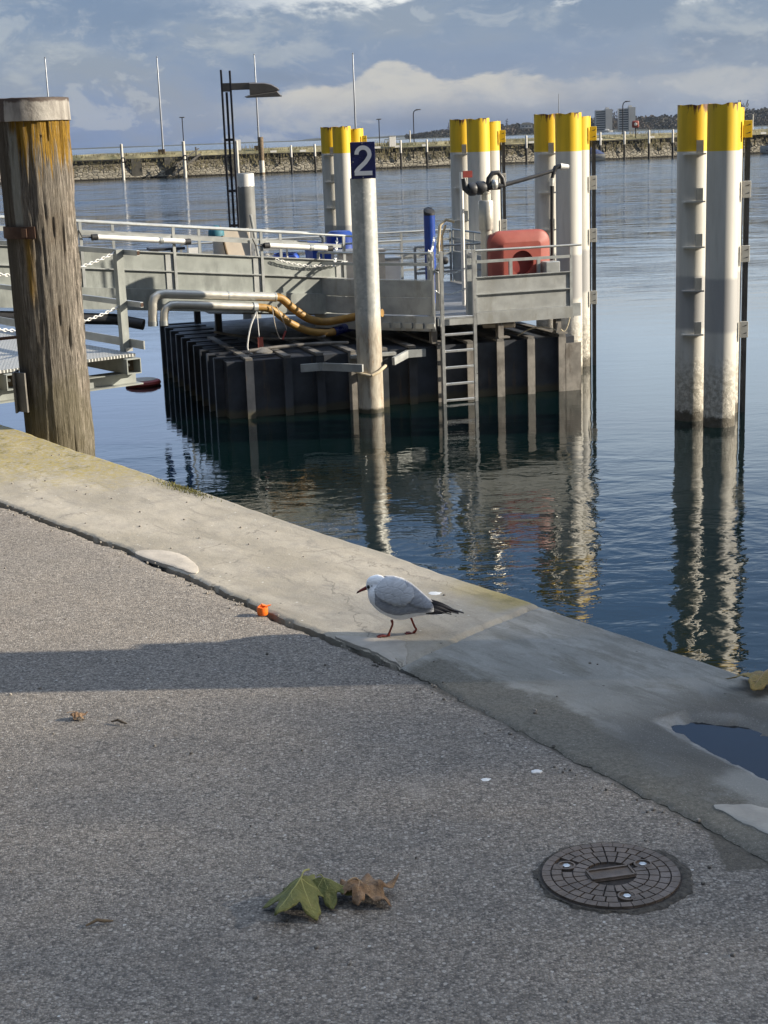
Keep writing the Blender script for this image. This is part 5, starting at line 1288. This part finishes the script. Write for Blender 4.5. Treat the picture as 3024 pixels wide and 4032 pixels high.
mb.rings(rings); mb.build('hull', M['boat_white'], yt, 30)
mb = MB(); mb.box((317, 2120, 3.1), (6, 2.4, 1.8), None, .3); mb.build('cabin', M['boat_white'], yt, 30)
mb = MB(); mb.tube([(316.5, 2120, 3), (316.5, 2120, 8)], .15, 6); mb.build('mast', M['grey_mast'], yt)

# ------------------------------------------------------------------ gull
GK = 4033.; GXo, GYo = -.015, 4.985
def gpt(x, y, yy=0.): return Vector((GXo + (x - 460) / GK, GYo + yy, QZ + (968 - y) / 3825.))
m, g, b = new_mat('gull_white'); P = g.obj(); px, py, pz = g.sep(P)
f = g.noise(P, 90., 4, .6)
ex = gpt(330, 262)
g.put(b, 'Base Color', g.mix(g.ss(f, .35, .7), (.90, .90, .91), (.96, .96, .95))); g.put(b, 'Roughness', .85); g.put(b, 'Normal', g.bump(g.noise(g.scl(P, 60, 200, 200), 1., 4), .002)); M['gull_white'] = m
m, g, b = new_mat('gull_grey'); P = g.obj(); px, py, pz = g.sep(P)
fe = g.noise(g.comb(g.mul(g.add(px, g.mul(pz, .6)), 26.), g.mul(g.sub(pz, g.mul(px, .35)), 95.), 0.), 1.2, 5, .6, .3)
v = g.vor(g.comb(g.mul(g.add(px, g.mul(pz, .5)), 22.), g.mul(g.sub(pz, g.mul(px, .1)), 46.), 0.), 1., feature='DISTANCE_TO_EDGE')
c = g.mix(g.ss(fe, .35, .68), (.275, .285, .31), (.37, .38, .405)); c = g.mix(g.mul(g.ss(v, .05, .0), .14), c, (.36, .37, .39))
g.put(b, 'Base Color', c); g.put(b, 'Roughness', .8); g.put(b, 'Normal', g.bump(g.add(g.mul(fe, .6), g.mul(g.ss(v, 0, .1), .3)), .0025)); M['gull_grey'] = m
m2 = M['gull_grey'].copy(); m2.name = 'gull_pale_grey'; M['gull_pale'] = m2
for nd in m2.node_tree.nodes:
    if nd.type == 'MIX' and tuple(round(v_, 3) for v_ in nd.inputs[6].default_value[:3]) == (.275, .285, .31): nd.inputs[6].default_value = (.44, .445, .46, 1); nd.inputs[7].default_value = (.56, .565, .575, 1)
M['gull_black'] = simple('gull_black', (.012, .012, .016), .5, 0, .3, 40)
M['gull_red'] = simple('gull_red', (.24, .035, .018), .45, 0, .25, 60)
M['gull_bill'] = simple('gull_bill', (.17, .025, .016), .35, 0, .3, 60)
gl = thing('gull', 'white gull with grey wings and red legs walking left along the quay edge', 'gull', (GXo + .04, GYo, QZ))
stn = [(262, 345, 420, .020), (285, 290, 492, .033), (330, 250, 552, .042), (400, 205, 622, .047), (500, 188, 685, .050), (620, 190, 738, .050), (740, 226, 746, .049), (860, 300, 718, .044), (980, 405, 698, .036), (1080, 500, 690, .028), (1170, 572, 686, .018), (1240, 618, 684, .010)]
def bsec(x):
    for (a, ta, ba, wa), (b_, tb, bb, wb_) in zip(stn, stn[1:]):
        if a <= x <= b_:
            k = (x - a) / (b_ - a); return ta + (tb - ta) * k, ba + (bb - ba) * k, wa + (wb_ - wa) * k
    return stn[-1][1:]
def bring(x, th, grow=0.):
    t_, b_, w = bsec(x); cy = (t_ + b_) / 2; hh = (b_ - t_) / 2 / 3825.
    e = .9
    sx = math.sin(th); cx = math.cos(th)
    return Vector((GXo + (x - 460) / GK, GYo + math.copysign(abs(sx) ** e, sx) * (w + grow), QZ + (968 - cy) / 3825. + math.copysign(abs(cx) ** e, cx) * (hh + grow)))
mb = MB()
xs_ = []
for (a, *_), (b2_, *_) in zip(stn, stn[1:]): xs_ += [a + (b2_ - a) * k / 3 for k in range(3)]
xs_.append(stn[-1][0])
mb.rings([[bring(x, 2 * math.pi * k / 32) for k in range(32)] for x in xs_])
def ell(mb, c, rx, ry, rz, tilt=0.):
    rings = []
    for i in range(1, 12):
        a = math.pi * i / 12; rings.append([c + Matrix.Rotation(tilt, 3, 'Y') @ Vector((rx * math.cos(a), ry * math.sin(a) * math.cos(t), rz * math.sin(a) * math.sin(t))) for t in [2 * math.pi * k / 20 for k in range(20)]])
    mb.rings(rings)
ell(mb, gpt(352, 248), .0275, .0235, .0275, R(20))
ell(mb, gpt(415, 232), .0300, .0270, .0240, R(30))
ell(mb, gpt(285, 285), .0125, .0120, .0130, R(35))
ell(mb, gpt(375, 330), .0300, .0330, .0330)
bd = mb.build('body', M['gull_white'], gl, 0)
rm = bd.modifiers.new('fuse', 'REMESH'); rm.mode = 'VOXEL'; rm.voxel_size = .0032; rm.use_smooth_shade = True
sm = bd.modifiers.new('soften', 'SMOOTH'); sm.iterations = 5; sm.factor = .5
lowc = [(338, 470), (360, 530), (400, 580), (460, 630), (530, 668), (620, 693), (700, 698), (800, 680), (900, 662), (1000, 650), (1090, 645), (1150, 640)]
def low(x):
    for (a, ya), (b_, yb) in zip(lowc, lowc[1:]):
        if a <= x <= b_: return ya + (yb - ya) * (x - a) / (b_ - a) - 52 * min(1, (x - 330) / 60, max(0, (1180 - x) / 420))
    return lowc[-1][1]
def upc(x):      # front/upper border of the grey
    return max(0., (520 - x) / 180.) * .95 + .02
for sgn in (-1, 1):
    mb = MB(); rows = []; NXX = 44; NK = 18
    for i in range(NXX + 1):
        xs0 = 340 if sgn < 0 else 440; x = xs0 + (1150 - xs0) * i / NXX; t_, b_, w = bsec(x); cyy = (t_ + b_) / 2; hh = (b_ - t_) / 2
        cth = max(-1, min(1, -(low(x) - cyy) / hh)); cth = math.copysign(abs(cth) ** (1 / .9), cth); thl = math.acos(max(-.97, cth))
        thl = max(.35, thl); th0 = min(upc(x), thl * .9); row = []
        for k in range(NK + 1):
            th = th0 + (thl - th0) * k / NK
            e = min(1, (k / 3 if upc(x) > .1 else 1), (NK - k) / 1.2, i / 4, (NXX - i) / 2 + .4)
            row.append(bring(x, sgn * th, -.004 + .0105 * max(0, e) ** .6 + .0012 * (k / NK > .52 and x < 830)))
        rows.append(row)
    vs = [p for r_ in rows for p in r_]; fs = []
    for i in range(NXX):
        for k in range(NK):
            a = i * (NK + 1) + k; q = (a, a + 1, a + NK + 2, a + NK + 1); fs.append(q if sgn < 0 else q[::-1])
    mb.raw(vs, fs); wg = mb.build('wing', M['gull_grey'], gl, 60)
    so_ = wg.modifiers.new('thick', 'SOLIDIFY'); so_.thickness = .004; so_.offset = -1
    def shell(pts_low, x0, x1, g0, g1, nm, mat, up0=0.):
        mb2 = MB(); rows = []; NX2, NK2 = 36, 12
        for i in range(NX2 + 1):
            x = x0 + (x1 - x0) * i / NX2; t_, b_, w = bsec(x); cyy = (t_ + b_) / 2; hh = (b_ - t_) / 2
            yl = pts_low[-1][1]
            for (a, ya), (b2, yb) in zip(pts_low, pts_low[1:]):
                if a <= x <= b2: yl = ya + (yb - ya) * (x - a) / (b2 - a)
            yl += 9 * math.sin(x * .085) * (1 if nm != 'tertials' else .4)
            cth = max(-.95, min(.985, -(yl - cyy) / hh)); thl = math.acos(math.copysign(abs(cth) ** (1 / .9), cth)); th0 = min(max(up0, upc(x) if x < 520 else 0.02), thl * .9)
            row = []
            for k in range(NK2 + 1):
                th = th0 + (thl - th0) * k / NK2; e = min(1, i / 3, (NX2 - i) / 3 + .25)
                row.append(bring(x, sgn * th, g0 + (g1 - g0) * (k / NK2) ** 1.5 * e))
            rows.append(row)
        vs = [p for r_ in rows for p in r_]; fs = []
        for i in range(NX2):
            for k in range(NK2):
                a = i * (NK2 + 1) + k; q = (a, a + 1, a + NK2 + 2, a + NK2 + 1); fs.append(q if sgn < 0 else q[::-1])
        mb2.raw(vs, fs); o2 = mb2.build(nm, mat, gl, 60); s2 = o2.modifiers.new('thick', 'SOLIDIFY'); s2.thickness = .002; s2.offset = -1
    shell([(352, 330), (420, 400), (520, 450), (640, 492), (740, 500), (800, 478), (860, 440), (900, 425)], 352, 900, .0072, .0115, 'scapulars', M['gull_pale'])
    shell([(760, 440), (840, 500), (940, 545), (1040, 575), (1120, 588)], 770, 1120, .0076, .0105, 'tertials', M['gull_grey'])
    y0 = sgn * .016
    mb = MB()
    for j, (xa, ya, xb, yb, wd) in enumerate(((985, 540, 1560, 690, 50), (1010, 585, 1490, 692, 46), (1040, 625, 1390, 694, 34))):
        a = gpt(xa, ya, y0 + sgn * .004 * j); e = gpt(xb, yb, sgn * .004 * j); rings = []
        for k in range(9):
            u_ = k / 8; p = a.lerp(e, u_); p.z += .004 * math.sin(u_ * math.pi); ww = wd / 3825. * (math.sin(min(1, u_ * 1.0 + .28) * math.pi) ** .7 + .20)
            rings.append([p + Vector((0, .0034 * math.cos(t), ww * math.sin(t))) for t in [2 * math.pi * q / 8 for q in range(8)]])
        mb.rings(rings)
    mb.build('primaries', M['gull_black'], gl, 60)
mb = MB(); rings = []
for k in range(7):
    u_ = k / 6; p = gpt(1080 + 180 * u_, 655 + 36 * u_); rings.append([p + Vector((0, (.022 - .006 * u_) * math.cos(t), (.009 - .006 * u_) * math.sin(t))) for t in [2 * math.pi * q / 14 for q in range(14)]])
mb.rings(rings); mb.build('tail', M['gull_white'], gl, 60)
mb = MB(); mb.tube(curve([gpt(262, 296), gpt(215, 316), gpt(160, 340), gpt(125, 360), gpt(108, 372)], 3), [.0068 - .0058 * (i / 12) ** 1.3 for i in range(13)], 10); bl = mb.build('bill', M['gull_bill'], gl)
mb = MB(); mb.tube([gpt(135, 350), gpt(106, 374)], [.0042, .0008], 8); mb.build('bill_tip', M['gull_black'], bl)
for sgn in (-1, 1):
    mb = MB(); ell(mb, gpt(277, 276, sgn * .0150), .0072, .0050, .0070); mb.build('eye', M['gull_black'], gl)
    mb = MB(); ell(mb, gpt(326, 268, sgn * .0218), .0030, .0022, .0062, R(-15)); mb.build('ear_spot', M['gull_black'], gl)
def leg(pts, yy, toes):
    mb = MB(); P3 = [gpt(x, y, yy) for x, y in pts]; mb.tube(curve(P3, 4), [.0046 if i < 3 else .0036 + (.0012 if abs(i - 4 * (len(pts) - 2)) < 2 else 0) for i in range(4 * (len(pts) - 1) + 1)], 8)
    ft = P3[-1]; gz = QZ + .004
    tips = []
    for dx_, dy_ in toes:
        tip = Vector((ft.x + dx_, ft.y + dy_, gz + .001)); tips.append(tip); mb.tube([ft, ft.lerp(tip, .5) + UP * .003, tip], [.0032, .0026, .0012], 6)
    mb.tube([ft, ft + Vector((.010, .002, 0))], [.0025, .001], 6)
    for a, b_ in zip(tips, tips[1:]):
        pts_ = [ft + UP * .001, a.lerp(ft, .08), a.lerp(b_, .5).lerp(ft, .22), b_.lerp(ft, .08)]
        mb.raw(pts_ + [p - UP * .0022 for p in pts_], [(0, 1, 2, 3), (7, 6, 5, 4), (0, 4, 5, 1), (1, 5, 6, 2), (2, 6, 7, 3), (3, 7, 4, 0)])
    mb.build('leg', M['gull_red'], gl, 50)
leg([(570, 735), (580, 795), (545, 880), (522, 935), (505, 950)], -.012, [(-.034, -.014), (-.038, .001), (-.030, .014)])
leg([(830, 715), (850, 780), (885, 870), (905, 905), (880, 938), (845, 962)], .012, [(-.022, -.013), (-.026, -.001), (-.020, .011)])

# ------------------------------------------------------------------ manhole cover
MH = Vector((.486, 3.203, QZ - .006)); MRr = .158
mh = thing('manhole_cover', 'round cast iron cover with radial block pattern set in the asphalt', 'manhole cover', MH)
M['iron'] = simple('cast_iron', (.150, .114, .086), .6, .25, .25, 30, .0012, 160, ((.21, .165, .135), 12., .5, .68))
M['iron_dark'] = simple('iron_groove_dirt', (.035, .028, .024), .9, 0, .4, 60, .001, 160)
mb = MB(); mb.lathe(MH, [(MRr + .004, -.004), (MRr + .004, .003), (MRr, .004)], 64); mb.build('base_plate', M['iron_dark'], mh)
bolts = [(.391 - MH.x, 3.251 - MH.y), (.566 - MH.x, 3.246 - MH.y), (.506 - MH.x, 3.097 - MH.y)]
def blk(mb, r0, r1, a0, a1, z0, z1):
    n_ = max(2, int((a1 - a0) / .07)); vs = []
    for z in (z0, z1):
        for r in (r0, r1):
            for i in range(n_ + 1): a = a0 + (a1 - a0) * i / n_; vs.append(MH + Vector((math.cos(a) * r, math.sin(a) * r, z)))
    k = n_ + 1; f = []
    for i in range(n_):
        f += [(2 * k + i, 3 * k + i, 3 * k + i + 1, 2 * k + i + 1), (i, i + 1, 2 * k + i + 1, 2 * k + i)[::-1][::-1], (k + i, 3 * k + i, 3 * k + i + 1, k + i + 1)[::-1][::-1]]
    f += [(0, 2 * k, 3 * k, k), (n_, k + n_, 3 * k + n_, 2 * k + n_)]
    mb.raw(vs, f)
mb = MB()
for r0, r1, n_, gap in ((.137, .156, 36, .012), (.112, .134, 28, .03), (.088, .109, 22, .035), (.058, .085, 22, .05)):
    for i in range(n_):
        a0 = 2 * math.pi * (i + .5 * (n_ == 22)) / n_; a1 = a0 + 2 * math.pi / n_ - gap; am = (a0 + a1) / 2; rm_ = (r0 + r1) / 2
        if any((math.cos(am) * rm_ - bx) ** 2 + (math.sin(am) * rm_ - by) ** 2 < .021 ** 2 for bx, by in bolts): continue
        if abs(math.cos(am) * rm_) < .055 and abs(math.sin(am) * rm_) < .034: continue
        blk(mb, r0, r1, a0, a1, .0035, .0095)
mb.build('relief_blocks', M['iron'], mh, 30)
mb = MB(); mb.box(MH + Vector((0, 0, .0065)), (.108, .05, .006), (Vector((.98, .2, 0)), Vector((-.2, .98, 0)), UP), .002)
for s in (-1, 1):
    mb.box(MH + Vector((-.2 * .022 * s, .98 * .022 * s, .011)), (.10, .005, .005), (Vector((.98, .2, 0)), Vector((-.2, .98, 0)), UP)); mb.box(MH + Vector((.98 * .05 * s, .2 * .05 * s, .011)), (.005, .046, .005), (Vector((.98, .2, 0)), Vector((-.2, .98, 0)), UP))
mb.build('name_plate', M['iron'], mh, 30)
for bx, by in bolts:
    c_ = MH + Vector((bx, by, 0)); mb = MB(); mb.lathe(c_, [(.021, .003), (.021, .010), (.017, .0105), (.0165, .006), (.010, .006)], 24); rn_ = mb.build('bolt_ring', M['iron'], mh, 30)
    mb = MB(); mb.lathe(c_, [(.009, .006), (.009, .0095), (.007, .0105)], 6); mb.build('bolt', M['aluminium'], rn_, 30)
# ragged dirt ring round it
mb = MB(); rings = []
for f_, dz in ((MRr + .001, .003), (MRr + .008, .0055), (None, .0015)):
    ring = []
    for k in range(140):
        a = 2 * math.pi * k / 140; r = f_ or MRr + .012 + .014 * mn.noise(Vector((math.cos(a) * 3, math.sin(a) * 3, 1))) + .008 * mn.noise(Vector((math.cos(a) * 14, math.sin(a) * 14, 1))) + .014 * max(0, math.cos(a))
        ring.append(MH + Vector((math.cos(a) * r, math.sin(a) * r, dz + (.0015 * mn.noise(Vector((k * .7, 0, 0))) if f_ else 0))))
    rings.append(ring)
mb.rings(rings, False, False); M['rim_dirt'] = simple('rim_dirt', (.070, .060, .047), .95, 0, .5, 70, .004, 140)
struct(mb.build('cover_rim_dirt', M['rim_dirt']))

# ------------------------------------------------------------------ leaves and litter
def leaf_outline(a, lobes, seed):
    r = .46
    for ang, l, w in lobes:
        d_ = abs((a - ang + math.pi) % (2 * math.pi) - math.pi); r = max(r, l * max(0, 1 - d_ / w) ** .75 + .16)
    r += .05 * abs(math.sin(a * 13 + seed)) + .03 * mn.noise(Vector((math.cos(a) * 6, math.sin(a) * 6, seed)))
    return r
LOB = [(0, .84, .75), (.95, .78, .70), (-.95, .78, .70), (1.95, .58, .62), (-1.95, .58, .62)]
def leaf_mat(nm, c0, c1, c2):
    m, g, b = new_mat(nm); P = g.obj(); n1 = g.noise(P, 30., 5, .65); n2 = g.noise(P, 140., 4, .6)
    c = g.mix(g.ss(n1, .35, .65), c0, c1); c = g.mix(g.ss(n2, .58, .70), c, c2)
    g.put(b, 'Base Color', c); g.put(b, 'Roughness', .65); g.put(b, 'Normal', g.bump(n2, .004)); return m
M['leaf_green'] = leaf_mat('leaf_green', (.105, .112, .024), (.165, .165, .042), (.19, .165, .06))
M['leaf_brown'] = leaf_mat('leaf_brown', (.17, .095, .045), (.26, .16, .085), (.10, .055, .03))
M['leaf_tan'] = leaf_mat('leaf_tan', (.30, .20, .055), (.22, .165, .045), (.15, .10, .03))
M['vein'] = simple('leaf_vein', (.30, .29, .10), .6, 0, .1, 50)
M['vein_brown'] = simple('leaf_vein_brown', (.36, .24, .13), .6, 0, .1, 50)
def leaf(label, base, size, direction, fold, lift, crump, seed, mat, vmat, stem=.5, roll=0.):
    t = thing('maple_leaf', label, 'leaf', base); B = Vector(base)
    X = Vector((math.cos(direction), math.sin(direction), 0)); Y = Vector((-X.y, X.x, 0))
    def shp(r, a):
        x, y = r * math.cos(a), r * math.sin(a)
        z = lift * (1 - r) * .45 + lift * .22 - fold * abs(y) * .55 + .25 * fold * (1 - r)
        z += crump * (mn.noise(Vector((x * 2.2, y * 2.2, seed))) * .45 + mn.noise(Vector((x * 5, y * 5, seed + 3))) * .20)
        z += crump * .5 * max(0, r - .55) * math.sin(a * 5 + seed)
        x *= 1 - .25 * fold * abs(y); y *= 1 - .3 * fold
        if roll: y, z = y * math.cos(roll) - z * math.sin(roll), y * math.sin(roll) + z * math.cos(roll)
        return x, y, z
    raw = []; NA, NR = 120, 9
    for i in range(NR + 1):
        for k in range(NA):
            a = 2 * math.pi * k / NA; raw.append(shp(leaf_outline(a, LOB, seed) * i / NR, a))
    zmin = min(p[2] for p in raw)
    zc = lambda z: max(.004 / size, (z - zmin) * 1.0)
    def tow(p): return B + (X * p[0] + Y * p[1] + UP * (zc(p[2]))) * size
    mb = MB(); fs = []
    for i in range(NR):
        for k in range(NA): a = i * NA + k; b_ = i * NA + (k + 1) % NA; fs.append((a, b_, b_ + NA, a + NA))
    mb.raw([tow(p) for p in raw], fs); bl = mb.build('blade', mat, t, 70)
    so_ = bl.modifiers.new('thick', 'SOLIDIFY'); so_.thickness = .0012
    mb = MB()
    for ang, l, w in LOB:
        L_ = leaf_outline(ang, LOB, seed) * .92
        mb.tube([tow(shp(L_ * k / 8, ang)) + UP * .0008 for k in range(9)], [size * .016 * (1 - .75 * k / 8) for k in range(9)], 5)
        for f_ in (.4, .65):
            for s in (-1, 1): mb.tube([tow(shp(L_ * f_, ang)) + UP * .0006, tow(shp(L_ * (f_ + .16), ang + s * .17)) + UP * .0006], [size * .007, size * .003], 4)
    mb.build('veins', vmat, bl)
    p0 = tow(shp(0, 0)); mb = MB(); mb.tube(curve([p0, p0 - X * size * stem * .4 + UP * size * .10, p0 - X * size * stem + UP * size * .04], 4), size * .02, 6); mb.build('stem', vmat, t)
    return t
leaf('green maple leaf folded like a tent on the asphalt', (-.214, 3.120, QZ - .004), .108, R(-118), .60, .38, .18, 2.0, M['leaf_green'], M['vein'], .35)
leaf('green curled half leaf bridging the green and brown leaves', (-.165, 3.135, QZ - .004), .075, R(-15), .8, .35, .30, 5.0, M['leaf_green'], M['vein'], .2)
leaf('crumpled brown maple leaf lying against the green leaf', (-.085, 3.135, QZ - .004), .092, R(20), .35, .42, .72, 8.0, M['leaf_brown'], M['vein_brown'], .3)
leaf('yellow brown maple leaf at the quay edge by the right border', (1.135, 4.365, QZ + .002), .120, R(176), .30, .20, .26, 11.0, M['leaf_tan'], M['vein_brown'], .5, .12)
leaf('tiny dry brown leaf on the sunlit asphalt at the left', (-.94, 4.322, QZ - .004), .034, R(20), .5, .6, .7, 14.0, M['leaf_brown'], M['vein_brown'], .8)
def twig(lab, c_, L_, ang):
    mb = MB(); c_ = Vector(c_); X = Vector((math.cos(ang), math.sin(ang), 0))
    mb.tube([c_ - X * L_ / 2, c_ - X * L_ * .1 + UP * .006 + Vector((0, .006, 0)), c_ + X * L_ * .2 + UP * .003, c_ + X * L_ / 2], [.002, .004, .004, .0015], 6)
    tag(mb.build('twig', M['brown_wood'], None), lab, 'twig')
twig('short dark twig right of the tiny brown leaf', (-.803, 4.264, QZ + .001), .055, -.4)
twig('thin twig lying left of the green leaf in the lower left', (-.655, 3.063, QZ + .001), .06, .3)
oc = thing('orange_cap', 'bright orange torn plastic cap beside the crack in the asphalt', 'cap', (-.45, 5.296, QZ - .004))
mb = MB(); rings = []
for r, z in ((.017, 0), (.0195, .004), (.0205, .020), (.019, .030), (.015, .031), (.014, .012)):
    rings.append([Vector((-.45 + math.cos(a) * r, 5.296 + math.sin(a) * r, QZ - .005 + z * (1 + .22 * mn.noise(Vector((math.cos(a) * 1.5, math.sin(a) * 1.5, 2))) * (z > .015)))) for a in [2 * math.pi * k / 24 for k in range(24)]])
mb.rings(rings); mb.build('cap_wall', M['orange'], oc, 50)
mb = MB(); mb.tube([(-.458, 5.29, QZ + .020), (-.450, 5.292, QZ + .034), (-.435, 5.295, QZ + .027), (-.418, 5.30, QZ + .030)], [.003, .005, .004, .0015], 6); mb.build('torn_strip', M['orange'], oc)
def dropping(lab, x, y, r, z):
    pts = []; mb = MB()
    for k in range(26): a = 2 * math.pi * k / 26; rr_ = r * (1 + .45 * mn.noise(Vector((math.cos(a) * 1.7, math.sin(a) * 1.7, x * 10)))); pts.append((math.cos(a) * rr_ * 1.2, math.sin(a) * rr_))
    mb.rings([[Vector((x + p[0] * f_, y + p[1] * f_, z + dz)) for p in pts] for f_, dz in ((1, -.003), (.93, .0015), (.5, .003), (.05, .0035))], False, True)
    tag(mb.build('bird_dropping', M['white_paint'], None), lab, 'dropping')
dropping('white bird dropping on the asphalt, the larger one near the slab joint', .379, 3.811, .013, QZ - .005)
dropping('faint white bird dropping on the asphalt left of the larger one', .243, 3.771, .010, QZ - .006)
dropping('white bird dropping on the slab behind the tail of the gull', .178, 5.459, .022, QZ + .001)
# loose grit
M['grit'] = simple('grit', (.20, .18, .155), .9, 0, .6, 30)
mb = MB()
for k in range(300):
    if k < 90:
        s = random.uniform(1.5, 7.2); t_ = seam(s) + random.gauss(.03, .03); p = Q(s, t_, QZ - .004)
    elif k < 130:
        s = random.uniform(.5, 7); t_ = random.uniform(.04, .75); p = Q(s, t_, slab_z(s, t_) + .001)
    else:
        s = random.uniform(2, 9); t_ = random.uniform(.9, 3.2); p = Q(s, t_, QZ - .004)
    r = random.uniform(.0022, .0065); ell_ = [p + Vector((random.uniform(-1, 1), random.uniform(-1, 1), random.uniform(.2, 1))).normalized() * r for _ in range(7)]
    a = random.uniform(0, 6)
    mb.rings([[p + Vector((math.cos(a + q * 1.26) * r * random.uniform(.7, 1.1), math.sin(a + q * 1.26) * r * random.uniform(.7, 1.1), z)) for q in range(5)] for z in (-.002, r * .5)] + [[p + Vector((math.cos(a + q * 1.26) * r * .45, math.sin(a + q * 1.26) * r * .45, r * .9)) for q in range(5)]])
stuff(mb.build('loose_grit', M['grit'], smooth=0), 'small loose stones scattered over quay and asphalt', 'grit')
# moss tuft on the edge
M['moss'] = simple('moss', (.12, .115, .03), .95, 0, .5, 40)
mb = MB()
for k in range(900):
    s = 2.53 + random.gauss(0, .13); t_ = .045 + abs(random.gauss(0, .03)); p = Q(s, t_ - .01, QZ - .004); h = random.uniform(.006, .022); a = random.uniform(0, 6.28); w = random.uniform(.002, .004)
    mb.raw([p + Vector((math.cos(a) * w, math.sin(a) * w, 0)), p - Vector((math.cos(a) * w, math.sin(a) * w, 0)), p + Vector((random.uniform(-.01, .01), random.uniform(-.01, .01), h))], [(0, 1, 2)])
stuff(mb.build('moss_tuft', M['moss'], smooth=0), 'olive moss growing on the quay edge', 'moss')

# ------------------------------------------------------------------ air
HAZE = 1
if HAZE:
    mb = MB(); mb.box((0, 2590, 50), (9200, 5440, 110)); hz = stuff(mb.build('haze', bpy.data.materials.new('haze'), smooth=0), 'thin bluish air over the lake', 'haze')
    hm = hz.data.materials[0]; hm.use_nodes = True; ht = hm.node_tree; ht.nodes.clear(); g = G(ht)
    pv = g.n('ShaderNodeVolumePrincipled'); g.put(pv, 'Color', (.62, .74, .92, 1)); g.put(pv, 'Density', .00003); g.put(pv, 'Anisotropy', .2)
    ho = g.n('ShaderNodeOutputMaterial'); ht.links.new(pv.outputs[0], ho.inputs['Volume'])
